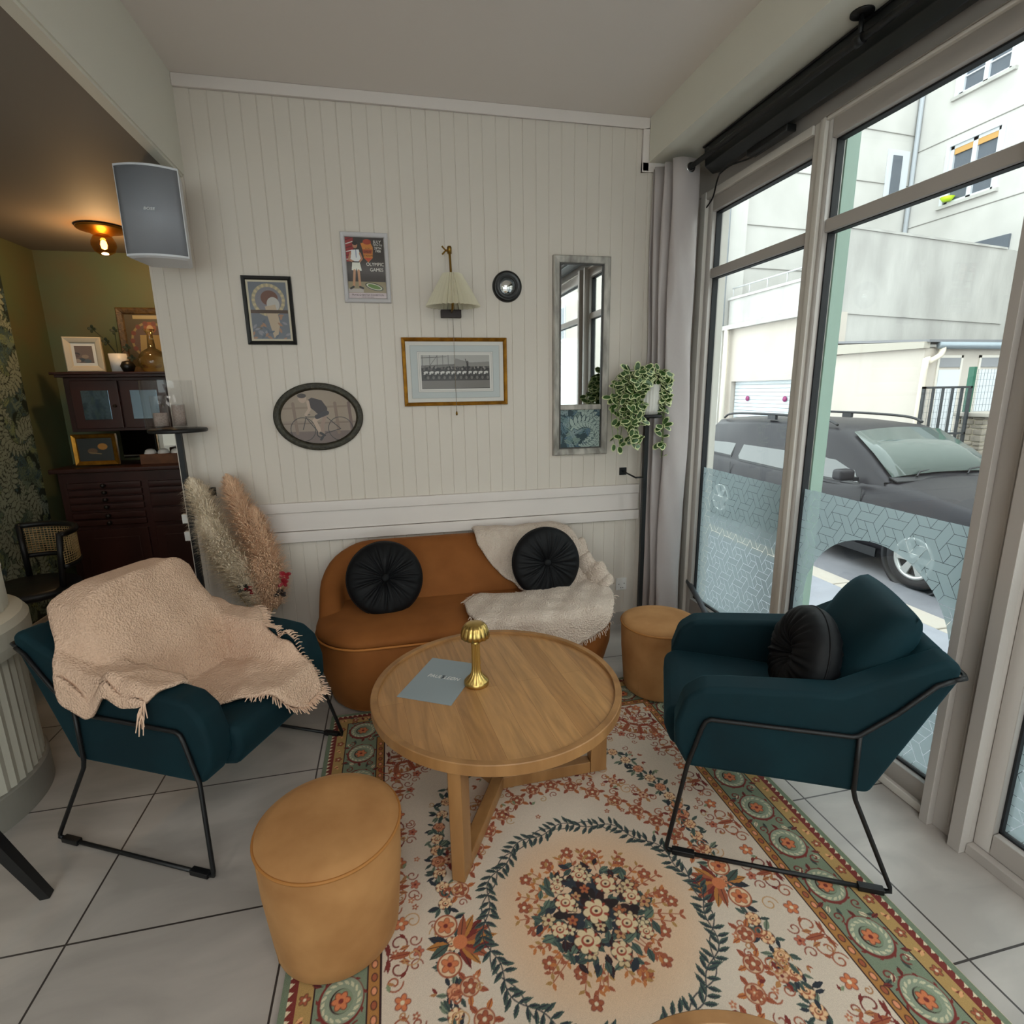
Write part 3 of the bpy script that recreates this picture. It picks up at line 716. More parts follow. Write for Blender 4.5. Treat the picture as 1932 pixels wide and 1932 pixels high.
for y in (-12.0, -8.3):
    for x in (3.3, 4.7): bb(MB().lathe([(0, 0), (.3, 0), (.33, .04), (.33, .16), (.3, .2), (0, .2)], (x, y, G+.33), 24, axis='x'), 'wheel', MT['gasket'], vn)
bb(MB().box((4.85, -7.2, .3), (4.95, -7.17, .5)), 'tail_light', mat('tail_light', '#b01818', .3), vn)
# ---------------------------------------------------------------- parked car
def car():
    T = thing('car', 'dark grey estate car with roof rails parked at the kerb outside the window', 'car', (5.65, 5.6, G))
    paint = mat('graphite_car_paint', '#1f1d22', .36, 0, spec=.25); gl = mat('dark_car_glass', '#1a2220', .05, spec=1.0, coat=.7)
    plast = mat('black_trim_plastic', '#15161a', .5); silver = mat('silver_wheel', '#b9bab8', .3, .5); tyre = mat('tyre_rubber', '#16161a', .8)
    xc, y0 = 5.65, 3.18
    def itp(s, tab):
        for (a, va), (b, vb) in zip(tab[:-1], tab[1:]):
            if s <= b: t = max(0, (s-a)/(b-a)); t = t*t*(3-2*t) if len(tab) < 5 else t; return va+(vb-va)*t
        return tab[-1][1]
    wd = [(0, .66), (.08, .76), (.3, .83), (.7, .86), (4.5, .86), (4.85, .82), (4.95, .74)]
    hb = [(0, .60), (.06, .70), (.3, .78), (.9, .88), (1.3, .94), (1.5, .90), (2.0, .86), (4.3, .90), (4.9, .92), (4.95, .85)]
    st = [0, .03, .08, .2, .35, .6, .9, 1.2, 1.35, 1.6, 2, 2.6, 3.2, 3.9, 4.4, 4.7, 4.85, 4.93, 4.96]; rows = []
    for s in st:
        w_, h = itp(s, wd), itp(s, hb); half = [(w_-.07, .20), (w_-.01, .30), (w_+.01, .5), (w_, h-.16), (w_-.02, h-.07), (w_-.06, h), (w_*.8, h+.02), (w_*.4, h+.05), (0, h+.06)]
        r = [(xc-a, y0+s, G+b) for a, b in half]+[(xc+a, y0+s, G+b) for a, b in half[::-1][1:]]; rows.append(r)
    b = MB(); b.grid(rows, flip=True); n = len(rows[0]); b.f += [tuple(range(n)), tuple(range((len(rows)-1)*n+n-1, (len(rows)-1)*n-1, -1))]; b.m += [0, 0]; b.sm += [False]*2
    bb(b, 'body', paint, T, merge=True)
    rf = [(1.30, .95), (1.62, 1.18), (2.02, 1.40), (2.2, 1.445), (2.7, 1.475), (3.6, 1.47), (4.5, 1.43), (4.75, 1.2), (4.92, .93)]
    rows = []
    for s, hr in rf:
        belt = .84; t = (hr-.9)/.57; wt = .81-.17*max(0, t)
        half = [(.82, belt), (.82-.02, min(belt+.03, hr)), (wt+.02, hr-.07 if hr > 1 else hr), (wt-.05, hr-.005), (wt*.5, hr+.025), (0, hr+.035)]
        rows.append([(xc-a, y0+s, G+c) for a, c in half]+[(xc+a, y0+s, G+c) for a, c in half[::-1][1:]])
    b = MB(); b.grid(rows, flip=True); bb(b, 'roof_cabin', paint, T, merge=True)
    def sx(z, off=.012): return xc-.80-off+.17*max(0, (z-.88))/.52
    def win(name, pts):
        for sg in (-1, 1):
            P_ = [(xc+sg*(xc-sx(z)), y0+s, G+z) for s, z in pts]; d = Vector((-sg*.01, 0, 0))
            rim = [(xc+sg*(xc-sx(z, .008)), y0+s, G+z) for s, z in [(cx(s, pts, 1.06, 0), cx(z, pts, 1.10, 1)) for s, z in pts]]
            f = bb(MB().prism(rim, d), 'window_seal', plast, T); MB().prism(P_, d).xf(P(T)).build('side_glass', gl, f)
    def cx(v, pts, k, i):
        c = sum(p[i] for p in pts)/len(pts); return c+(v-c)*k
    win('f', [(1.62, .90), (1.75, 1.05), (2.10, 1.31), (2.24, 1.355), (2.58, 1.37), (2.62, .89)])
    win('r', [(2.78, .89), (2.76, 1.375), (2.80, 1.385), (3.58, 1.375), (3.66, 1.36), (3.74, .95), (3.70, .91)])
    win('q', [(3.92, .94), (3.86, 1.34), (3.92, 1.36), (4.38, 1.31), (4.45, 1.26), (4.42, .98), (4.38, .95)])
    b = MB(); rr = []
    for s, z, hw in ((1.33, .985, .70), (1.62, 1.20, .66), (1.98, 1.40, .585)):
        rr.append([(xc+hw*k/4, y0+s-.012, G+z+.006+.035*(1-(k/4)**2)) for k in range(-4, 5)])
    b.grid(rr); bb(b, 'windscreen', mat('windscreen_glass', '#4b5652', .08, spec=.7), T, solid=.006)
    bb(MB().prism([(xc-.74, y0+1.22, G+.955), (xc+.74, y0+1.22, G+.955), (xc+.72, y0+1.34, G+.985), (xc-.72, y0+1.34, G+.985)], (0, 0, .012)), 'wiper_cowl', plast, T)
    for x in (-.45, .2): bb(MB().tube([(xc+x, y0+1.27, G+1.0), (xc+x+.10, y0+1.33, G+1.035), (xc+x+.52, y0+1.40, G+1.06)], .008), 'wiper', plast, T)
    for y in (.8, 3.95):
        for sg in (-1, 1):
            X = xc+sg*.872
            def wl(name, prof, m, par=None, seg=40):
                b = MB().lathe(prof, (0, 0, 0), seg, axis='x'); b.v = [(X+sg*p[0], y0+y+p[1], G+.30+p[2]) for p in b.v]; return bb(b, name, m, par or T, fix=True)
            wl('wheel_arch', [(0, -.03), (.355, -.03), (.37, .006), (.34, .006), (.335, -.02), (0, -.02)], plast)
            w_ = wl('tyre', [(0, -.12), (.29, -.12), (.30, -.1), (.30, .0), (.285, .025), (.21, .028), (.20, .0), (0, .0)], tyre)
            b = MB().lathe([(.205, .0), (.205, .03), (.19, .034), (.175, .03), (.17, .0)], (0, 0, 0), 40, axis='x')
            for k in range(6):
                a = k*PI/3; ca, sa = math.cos(a), math.sin(a)
                for q in (-1, 1):
                    pass
                b.prism([(.012, ca*.02-sa*.025, sa*.02+ca*.025), (.012, ca*.18-sa*.038, sa*.18+ca*.038), (.012, ca*.18+sa*.038, sa*.18-ca*.038), (.012, ca*.02+sa*.025, sa*.02-ca*.025)], (.018, 0, 0))
            b.lathe([(0, .0), (.05, .0), (.05, .035), (0, .04)], (0, 0, 0), 20, axis='x')
            b.v = [(X+sg*p[0], y0+y+p[1], G+.30+p[2]) for p in b.v]; b.xf(P(T)).build('hub_cap', silver, w_, fix=True)
    for sg in (-1, 1):
        X = xc+sg*.60; bb(MB().tube(spline([(X, y0+2.2, G+1.47), (X, y0+2.45, G+1.53), (X, y0+3.3, G+1.55), (X, y0+4.2, G+1.53), (X, y0+4.42, G+1.46)], 5), .016), 'roof_rail', plast, T)
        bb(MB().box((X-.02, y0+3.25, G+1.48), (X+.02, y0+3.4, G+1.54)), 'rail_foot', plast, T)
        b = MB().box((0, -.07, -.045), (.19, .07, .075)); b.v = [(xc+sg*(.87+p[0]), y0+1.66+p[1], G+.97+p[2]) for p in b.v]
        mr = bb(b, 'door_mirror', paint, T, bevel=.035, seg=3); b = MB().box((-.04, -.03, -.05), (.03, .03, -.01)); b.v = [(xc+sg*(.87+p[0]), y0+1.62+p[1], G+.97+p[2]) for p in b.v]; b.xf(P(T)).build('mirror_foot', plast, mr)
        b = MB().box((-.22, 0, -.09), (.0, .10, .08)); b.v = [(xc+sg*(.815+p[0]), y0+.03+p[1]+(0 if p[0] < -.1 else .1), G+.66+p[2]) for p in b.v]; bb(b, 'headlight', mat('headlight_lens', '#e6eaec', .08, coat=1), T, bevel=.03, seg=3)
        for s in (1.50, 2.68, 3.80): bb(MB().box((xc+sg*.868, y0+s, G+.28), (xc+sg*.872, y0+s+.012, G+.86)), 'door_gap', plast, T)
        bb(MB().box((xc+sg*.862, y0+1.25, G+.18), (xc+sg*.84, y0+3.5, G+.27)), 'sill_skirt', plast, T)
    bb(MB().box((xc-.7, y0-.02, G+.22), (xc+.7, y0+.15, G+.5)), 'bumper', plast, T, bevel=.04, seg=3)
car()
# ================================================================ FURNITURE
# ---- sofa
def sofa():
    T = thing('sofa', 'rust velvet two seat sofa with curved back against the panelled wall', 'sofa', (.33, 2.7, 0))
    R = P(T); m = MT['rust']
    def plan(e=0, z=0, bow=.035):
        p = rrect(-.42+e, 2.37+e, 1.09-e, 3.02-e, [.24-.8*max(0, e)]*2+[.16-.8*max(0, e)]*2, 8, z)
        return [(x, y-bow*max(0, 1-((x-.335)/.75)**2)*(1 if y < 2.6 else 0), zz) for x, y, zz in p]
    b = MB(); rows = [plan(.06, .012), plan(.045, .03), plan(.0, .20), plan(-.002, .345), plan(.004, .357)]
    b.grid([[r[i] for r in rows] for i in range(len(rows[0]))], cu=True); b.f.append(tuple(range(0, len(b.v), 5))); b.m.append(0); b.sm.append(False)
    b.xf(R).build('base', m, T)
    b = MB(); rows = [plan(.008, .357), plan(-.006, .375), plan(-.004, .392), plan(.02, .408), plan(.07, .418), plan(.14, .423)]
    b.grid([[r[i] for r in rows] for i in range(len(rows[0]))], cu=True); n = len(rows[0]); b.f.append(tuple(i*6+5 for i in range(n))); b.m.append(0); b.sm.append(True)
    b.xf(R).build('seat_cushion', m, T, merge=True)
    MB().tube(plan(-.006, .362), .0055, 8, closed=True).xf(R).build('piping', mat('ochre_piping', '#b3702f', .7), T)
    # wrap-round back
    def off(d):
        return rrect(-.42+d, 2.2, 1.09-d, 3.02-d, [.01, .01, max(.02, .2-d), max(.02, .2-d)], 10)
    def path(d):
        L = []; yf = 2.66; r = max(.03, .22-d)
        for k in range(6): L.append((1.09-d, yf+(3.02-d-r-yf)*k/6))
        for k in range(9): a = PI/2*k/8; L.append((1.09-d-r+r*math.cos(a), 3.02-d-r+r*math.sin(a)))
        for k in range(1, 24): L.append((1.09-d-r-(1.51-2*d-2*r)*k/24, 3.02-d))
        for k in range(9): a = PI/2*k/8; L.append((-.42+d+r-r*math.sin(a), 3.02-d-r+r*math.cos(a)))
        for k in range(1, 7): L.append((-.42+d, 3.02-d-r+(yf-(3.02-d-r))*k/6))
        return L
    o0, i1, i2 = path(0), path(.10), path(.12); n = len(o0); rows = []
    acc = [0]
    for k in range(1, n): acc.append(acc[-1]+math.hypot(o0[k][0]-o0[k-1][0], o0[k][1]-o0[k-1][1]))
    Lt = acc[-1]
    for k in range(n):
        t = min(acc[k], Lt-acc[k]); u = min(1, t/.56); h = .39+.315*math.sin(u*PI/2)**.8 if u > 0 else .39
        bk = 1 if 13 < k < n-14 else 0; lean = .15*min(1, max(0, (t-.22)/.3))
        ox, oy = o0[k]; ix, iy = i1[k]; jx, jy = i2[k]
        dx, dy = jx-ox, jy-oy; q = math.hypot(dx, dy) or 1; jx2, jy2 = jx+dx/q*lean, jy+dy/q*lean
        pr = [(ox, oy, .30), (ox, oy, (.3+h)/2), (ox, oy, h-.03), (ox+(ix-ox)*.12, oy+(iy-oy)*.12, h-.008), (ox+(ix-ox)*.4, oy+(iy-oy)*.4, h+.004), (ox+(ix-ox)*.75, oy+(iy-oy)*.75, h-.002), (ix, iy, h-.025)]
        for s in (.3, .6, 1): pr.append((ix+(jx2-ix)*s**.8, iy+(jy2-iy)*s**.8, (h-.025)+(.365-h+.025)*s))
        rows.append(pr)
    b = MB(); b.grid(rows, flip=True); m2 = len(rows[0]); b.f += [tuple(range(m2)), tuple(range(len(b.v)-1, len(b.v)-m2-1, -1))]; b.m += [0]*2; b.sm += [True]*2
    b.xf(R).build('backrest', m, T, fix=True)
    for x in (-.28, .95):
        for y in (2.52, 2.9): MB().cyl((x, y, 0), .02, .02, 12).xf(R).build('foot', MT['black'], T)
sofa()
# ---- pleated round cushions
def cushion(name, label, c, R_, T_, nrm, seed, dimple=.55, group=None):
    r = random.Random(seed); o = thing(name, label, 'cushion', c, 0, group); NS, NR = 144, 18; b = MB()
    ph = [r.uniform(0, 6.28) for _ in range(6)]
    def fold(a, t): return (math.sin(26*a+ph[0])*.5+math.sin(17*a+ph[1])*.3+math.sin(41*a+ph[2]+3*t)*.3)*.0085*(math.sin(PI*min(1, t*1.1))**.7 if t < .95 else .2)
    for sg in (1, -1):
        rows = []
        for k in range(NS):
            a = 2*PI*k/NS; row = []
            for i in range(NR+1):
                t = i/NR; rr = R_*math.sin(t*PI/2); z = T_/2*math.cos(t*PI/2)**.75
                z *= 1-dimple*math.exp(-(rr/(R_*.28))**2)
                z += fold(a, rr/R_) if t < 1 else 0
                row.append((rr*math.cos(a), rr*math.sin(a), sg*z))
            rows.append(row)
        b.grid(rows, cu=True, flip=(sg < 0))
    n = Vector(nrm).normalized(); q = n.to_track_quat('Z', 'Y').to_matrix().to_4x4()
    b.xf(q).build('cover', MT['blackv'], o, merge=True)
    z = T_/2*(1-dimple)
    MB().lathe([(0, .016), (.014, .014), (.022, .008), (.024, 0), (.0, -.004)], (0, 0, z-.002), 24).xf(q).build('button', MT['blackv'], o)
    MB().tube([(R_*math.cos(a_*2*PI/64), R_*math.sin(a_*2*PI/64), 0) for a_ in range(64)], .0035, 6, closed=True).xf(q).build('seam', MT['blackv'], o)
    return o
cushion('round_cushion', 'round black velvet cushion leaning at the left end of the rust sofa', (-.085, 2.70, .575), .19, .13, (.12, -1, .42), 1)
cushion('round_cushion', 'round black velvet cushion lying against the throw at the right end of the rust sofa', (.772, 2.71, .585), .19, .12, (.05, -1, .22), 2)
# ---- coffee tables
def coffee(name, label, c, R_, H, legs):
    T = thing(name, label, 'table', (c[0], c[1], 0)); b = MB()
    b.lathe([(0, H-.012), (R_-.024, H-.012)], (0, 0, 0), 96, smooth=False); b.lathe([(0, H-.035), (R_-.01, H-.035)], (0, 0, 0), 96, smooth=False)
    b.build('tabletop', MT['wood'], T, fix=True)
    MB().lathe([(R_-.024, H-.013), (R_-.024, H-.0015), (R_-.0225, H), (R_-.0025, H), (R_, H-.0025), (R_, H-.0375), (R_-.0025, H-.04), (R_-.03, H-.04), (R_-.03, H-.02)], (0, 0, 0), 96, smooth=False).build('rim', MT['wood2'], T, fix=True)
    for a in legs:
        ca, sa = math.cos(a), math.sin(a)
        def bx(r0, r1, hw, z0, z1):
            return MB().prism([(ca*r0-sa*hw, sa*r0+ca*hw, z0), (ca*r1-sa*hw, sa*r1+ca*hw, z0), (ca*r1+sa*hw, sa*r1-ca*hw, z0), (ca*r0+sa*hw, sa*r0-ca*hw, z0)], (0, 0, z1-z0))
        bx(R_-.085, R_-.018, .022, .01, H-.038).build('leg', MT['wood2'], T, bevel=.003, seg=1)
        bx(-.0, R_-.086, .022, .01, .06).build('stretcher', MT['wood2'], T, bevel=.003, seg=1)
        bx(-.0, R_-.086, .022, H-.085, H-.038).build('top_bearer', MT['wood2'], T, bevel=.003, seg=1)
    return T
coffee('coffee_table', 'round teak coffee table with raised rim standing on the floral rug', (.317, 1.78), .453, .45, [math.radians(-118), math.radians(1), math.radians(121)])
coffee('coffee_table', 'second round wooden table, rim only visible at the bottom edge over the rug', (.415, .375), .27, .45, [math.radians(-90), math.radians(30), math.radians(150)])
# ---- lamp and menu on the table
T = thing('table_lamp', 'small brass mushroom table lamp on the teak coffee table', 'lamp', (.247, 1.81, .438))
def fluted(prof, nf, am, name):
    b = MB(); n = nf*8; rows = []
    for k in range(n):
        a_ = 2*PI*k/n; f = abs(math.sin(nf*a_/2)); rows.append([((r_-am*w_*(1-f))*math.cos(a_), (r_-am*w_*(1-f))*math.sin(a_), z) for r_, z, w_ in prof])
    b.grid(rows, cu=True); return b.build(name, MT['brass'], T, fix=True)
fluted([(0, 0, 0), (.044, 0, 0), (.046, .003, 0), (.046, .014, 0), (.043, .019, .3), (.024, .038, .8), (.0185, .052, 1), (.0165, .07, 1), (.0155, .165, 1)], 14, .0028, 'base')
MB().lathe([(.013, .16), (.013, .186), (0, .186)], seg=24).build('stem_collar', MT['brass'], T)
fluted([(0, .244, 0), (.024, .244, 0), (.036, .239, .5), (.046, .226, 1), (.052, .206, 1), (.0535, .190, 1), (.050, .189, 1), (.049, .205, .5), (.035, .234, 0), (0, .238, 0)], 16, .0035, 'shade')
T = thing('menu_card', 'grey A4 menu card lying on the teak coffee table beside the lamp', 'menu', (.12, 1.868, .4385))
T.rotation_euler = (0, 0, math.radians(60.5))
MB().box((-.1485, -.105, 0), (.1485, .105, .0016)).build('cover', mat('grey_card', '#8d989c', .55), T)
letr = mat('silver_lettering', '#dcdcd8', .35, .3)
Mt = Matrix.Rotation(-PI/2, 4, 'Z')
text('lettering', 'PAUL', .030, Matrix.Translation((.008, .062, .0018)) @ Mt, letr, T, shear=.25, sx=.8)
text('lettering', 'LEØN', .030, Matrix.Translation((.008, -.004, .0018)) @ Mt, letr, T, shear=.25, sx=.8)
MB().prism([(.030, .006, .0017), (.030, -.006, .0017), (.022, -.002, .0017), (.016, -.007, .0017), (.004, .006, .0017), (.018, .002, .0017)], (0, 0, .0006)).build('emblem', mat('dark_emblem', '#3c4248', .5), T)
# ---- poufs
def pouf(label, c, H=.364, R_=.19, rb=.167):
    T = thing('pouf', label, 'pouf', (c[0], c[1], .0062), 0); m = MT['pouf']
    MB().lathe([(0, .004), (rb-.012, .004), (rb, .015), (rb+.004, .05), (R_-.004, H*.6), (R_, H-.03), (R_-.001, H-.016)], seg=64).build('body', m, T)
    MB().lathe([(R_-.001, H-.014), (R_-.004, H-.004), (R_-.03, H+.006), (R_*.6, H+.012), (0, H+.014)], seg=64).build('top', m, T)
    MB().tube([(R_*math.cos(a*2*PI/72), R_*math.sin(a*2*PI/72), H-.014) for a in range(72)], .0045, 8, closed=True).build('piping', mat('pouf_piping', '#a06a30', .7), T)
    MB().tube([(R_*math.cos(-2.6)*k, R_*math.sin(-2.6)*k, z) for k, z in ((.885, .02), (.95, .2), (1.003, H-.02))], .0015, 6).build('seam', MT['pouf'], T)
    return T
pouf('tan velvet drum pouf in the foreground on the edge of the rug', (-.237, 1.335))
pouf('tan velvet drum pouf behind the right teal armchair near the curtain', (1.245, 2.30), .37)
# ---- armchairs
def rounded_prism(poly, y0, y1, bev, seg=4):
    b = MB(); b.prism([(s, y0, z) for s, z in poly], (0, y1-y0, 0)); return b
def armchair(label, loc, rz):
    T = thing('armchair', label, 'armchair', (loc[0], loc[1], 0), rz); m = MT['teal']; h = .3675
    # local x: from front foot to the rear, local y: across; the feet splay outwards below the shell
    hb = .3175
    arm = [(.05, .285), (.008, .36), (.006, .44), (.032, .53), (.085, .572), (.16, .582), (.47, .605), (.60, .678), (.722, .745), (.757, .728), (.752, .68), (.575, .285)]
    for y0, y1 in ((-hb+.006, -hb+.108), (hb-.108, hb-.006)):
        rounded_prism(arm, y0, y1, .03).build('arm', m, T, bevel=.028, seg=5)
    rounded_prism([(.44, .285), (.575, .285), (.752, .68), (.757, .728), (.713, .748), (.672, .715), (.49, .36)], -hb+.09, hb-.09, .03).build('back_panel', m, T, bevel=.022, seg=3)
    rounded_prism([(.0, .295), (-.024, .36), (-.022, .42), (.015, .444), (.30, .434), (.52, .415), (.52, .285), (.05, .285)], -hb+.100, hb-.100, .03).build('seat', m, T, bevel=.022, seg=4)
    b = MB(); N_ = 28; w_, hh, th = .222, .228, .082
    ax = Vector((.42, 0, .907)); nx = Vector((-.907, 0, .42)); c0 = Vector((.585, 0, .622))
    for sg in (1, -1):
        rows = []
        for i in range(N_+1):
            row = []
            for j in range(N_+1):
                u, v = -1+2*i/N_, -1+2*j/N_
                d = (max(0, 1-abs(u)**3.8)*max(0, 1-abs(v)**3.8))**.42
                uu = u*(1-.05*v*v-.02*max(0, v)); vv = v*(1-.05*u*u)
                row.append(tuple(c0+Vector((0, uu*w_, 0))+ax*(vv*hh)+nx*(sg*th*d)))
            rows.append(row)
        b.grid(rows, flip=(sg < 0))
    b.build('back_cushion', m, T, merge=True)
    fr = MB(); r = .0072
    for sg in (-1, 1):
        y = sg*(h+.002); yb = sg*(hb+.004)
        fr.tube([(.02, y, .011), (-.0, y, .013), (-.002, y, .028), (.05, yb, .30), (.088, yb, .445), (.097, yb, .466), (.112, yb, .476), (.505, yb, .480), (.523, yb, .487), (.61, yb, .572), (.695, yb, .672), (.735, yb*.985, .69)], r, 10)
        fr.tube([(.524, yb, .485), (.526, yb, .40), (.528, yb, .30), (.536, yb, .270), (.638, y, .03), (.642, y, .014), (.62, y, .011)], r, 10)
        fr.tube([(.01, y, .011), (.63, y, .011)], r*.95, 10)
    fr.tube([(.735, -hb*.985, .69), (.765, -hb*.96, .695), (.77, -hb*.9, .695), (.77, hb*.9, .695), (.765, hb*.96, .695), (.735, hb*.985, .69)], r, 10)
    fr.build('frame', MT['black'], T)
    for sg in (-1, 1):
        for x in (.05, .59): MB().box((x-.035, sg*(h+.002)-.011, .002), (x+.035, sg*(h+.002)+.011, .021)).build('glide', MT['black'], T, bevel=.002, seg=1)
    return T
def chair_loc(foot, sd):  # near front foot -> centre line origin
    return foot
s_ = Vector((.888, -.46)).normalized(); l_ = Vector((-s_.y, s_.x)); cR = Vector((.798, 1.355))+l_*.3675
armchair('teal velvet armchair on black sled frame by the window, with black cushion', cR, math.atan2(s_.y, s_.x)).location.z = .0075
s2 = Vector((-.89, .456)).normalized(); l2 = Vector((-s2.y, s2.x)); cL = Vector((-.642, 1.598))-l2*.3675
armchair('teal velvet armchair on black sled frame at left, covered with beige throw', cL, math.atan2(s2.y, s2.x))
def loc2w(c, s, l, x, y, z): q = c+s*x+l*y; return (q.x, q.y, z)
cc = loc2w(cR, s_, l_, .425, -.045, .600)
nn = -s_*.97+l_*-.12
cushion('round_cushion', 'round black velvet cushion standing on the teal armchair by the window', cc, .172, .165, (nn.x, nn.y, .22), 5, .8)

# ---- throws
def fringe(b, pts, outd, n, L, r, seed=1, drop=.4):
    q = random.Random(seed)
    for k in range(n):
        t = k/(n-1)*(len(pts)-1); i = min(int(t), len(pts)-2); f = t-i; p = Vector(pts[i]).lerp(Vector(pts[i+1]), f); d = Vector(outd[i]).lerp(Vector(outd[i+1]), f)
        e = Vector((q.uniform(-.4, .4), q.uniform(-.4, .4), q.uniform(-.2, .3)))
        d2 = (d.normalized()+e*.8); l_ = L*q.uniform(.6, 1.2)
        b.tube([p, p+d2*l_*.5+Vector((0, 0, .003)), p+d2*l_+Vector((q.uniform(-.004, .004), q.uniform(-.004, .004), -l_*drop))], [r, r*.9, r*.6], 4, cap=False)
def chair_throw():
    T = thing('throw_blanket', 'beige woven throw with fringed edges draped over the left teal armchair', 'blanket', (cL.x, cL.y, 0), math.atan2(s2.y, s2.x)); h = .3675
    # height field of the chair in local x (rearward), y (across)
    xs = np.arange(-.16, .84, .008); ys = np.arange(-.52, .52, .008); X, Y = np.meshgrid(xs, ys, indexing='ij')
    h = .3175
    seat = np.where((X > -.03) & (X < .6) & (abs(Y) < .22), .446, -9)
    cush = .446+np.clip((X-.34)/.21, 0, 1)*.40; cush = np.where((abs(Y) < .225) & (X < .71) & (X > .34), cush-.05*np.clip((abs(Y)-.10)/.12, 0, 1)**2*(X > .40), -9)
    cush = np.where(cush > -1, np.minimum(cush, .86-1.5*np.clip(X-.65, 0, 1)), -9)
    arm = np.interp(X, [.0, .04, .085, .16, .47, .60, .722, .757], [.42, .53, .574, .584, .607, .682, .748, .73]); arm = np.where((abs(Y) > .205) & (abs(Y) < h) & (X > .0) & (X < .76), arm, -9)
    back = np.where((X > .66) & (X < .76) & (abs(Y) <= .22), .748, -9)
    H = np.maximum.reduce([seat, cush, arm, back, np.full_like(X, -9)])
    # cloth hangs with a limited slope
    C_ = H.copy()
    for _ in range(90):
        for ax in (0, 1):
            for sh in (1, -1):
                C_ = np.maximum(C_, np.roll(C_, sh, ax)-.008*(2.6))
    for _ in range(10):
        C_ = (C_+np.roll(C_, 1, 0)+np.roll(C_, -1, 0)+np.roll(C_, 1, 1)+np.roll(C_, -1, 1))/5
    C_ = np.maximum(C_, H)+.012
    C_ += .010*np.sin(X*17+Y*9)*np.clip((X-.05)/.2, 0, 1)+.007*np.sin(Y*31-X*12+1)+.003*np.sin(X*60+Y*35)
    C_ += .040*np.exp(-((X-.40+.25*Y)/.035)**2)*np.clip(Y*-3+.4, 0, 1)-.02*np.exp(-((X-.33+.25*Y)/.03)**2)*np.clip(Y*-3+.4, 0, 1)
    C_ += .028*np.exp(-((X-.34-.6*(Y-.30))/.030)**2)*np.clip((Y-.2)*8, 0, 1)-.022*np.exp(-((X-.42-.5*(Y-.30))/.03)**2)*np.clip((Y-.16)*7, 0, 1)
    C_ = np.maximum(C_, H+.012)
    poly = [(.80, -.22), (.80, .08), (.75, .15), (.70, .225), (.60, .29), (.565, .345), (.545, .41), (.49, .405), (.43, .39), (.37, .375), (.22, .362), (.195, .33), (.165, .30), (.15, .24), (.148, .175), (.075, .098), (-.03, .04), (-.08, -.05), (-.095, -.12), (-.06, -.185), (.05, -.20), (.13, -.20), (.19, -.213), (.23, -.25), (.27, -.285), (.34, -.31), (.48, -.30), (.62, -.27), (.72, -.24)]
    poly = [(p.x, p.y) for p in spline([(a, b_, 0) for a, b_ in poly], 4, True)]
    ins = inpoly(X, Y, poly); b = MB()
    # project overhanging cells: beyond the arm, fall steeply
    Pt = [[None]*len(ys) for _ in xs]
    for i in range(len(xs)):
        for j in range(len(ys)):
            x, y, z = xs[i], ys[j], C_[i, j]
            e = abs(y)-(h+.012)
            if e > 0:
                y = math.copysign(h+.012+min(e, .12)*.25, y); zt = C_[i, min(max(np.searchsorted(ys, math.copysign(h, y)), 0), len(ys)-1)]; z = zt-e*1.15+.01*math.sin(x*40)
            e = x-.775
            if e > 0: x = .775+e*.2; z = z-e*.6
            Pt[i][j] = (x, y, z)
    # boundary snapping
    mask = [[bool(ins[i, j] and ins[i+1, j] and ins[i, j+1] and ins[i+1, j+1]) for j in range(len(ys)-1)] for i in range(len(xs)-1)]
    b.grid(Pt, mask=mask)
    o = b.build('cloth', MT['throw'], T, merge=True, solid=.012); smooth_edge(o)
    f = MB()
    def hz(x, y):
        i = min(max(int((x+.16)/.008), 0), len(xs)-1); j = min(max(int((y+.52)/.008), 0), len(ys)-1); return Pt[i][j]
    def edge(a, c_):
        q = [hz(*poly[k % len(poly)]) for k in range(a, c_)]; ctr = (.2, -.02)
        d = []
        for k in range(a, c_):
            p0, p1 = poly[(k-1) % len(poly)], poly[(k+1) % len(poly)]; tx, ty = p1[0]-p0[0], p1[1]-p0[1]; L = math.hypot(tx, ty) or 1
            d.append((-ty/L*-1*-1, tx/L*-1*-1, -.15))
        return q, d
    q, d = edge(61, 101)
    # orient outward
    for k in range(len(q)):
        c0 = Vector((.35, .0, .5)); v = Vector(q[k])-c0; dd = Vector(d[k])
        if v.x*dd.x+v.y*dd.y < 0: d[k] = (-dd.x, -dd.y, dd.z)
    q = [tuple(Vector(a)-Vector((b_[0], b_[1], 0)).normalized()*.019) for a, b_ in zip(q, d)]
    fringe(f, q, d, 230, .034, .0028, 2, .15)
    f.build('fringe', MT['fringe'], T); f = MB(); q2 = [(.20, h+.015, .575), (.215, h+.025, .55), (.195, h+.03, .53)]; fringe(f, q2, [(0, .2, -1)]*3, 14, .035, .003, 3, .6)
    f.build('tassel', MT['fringe'], T)
chair_throw()
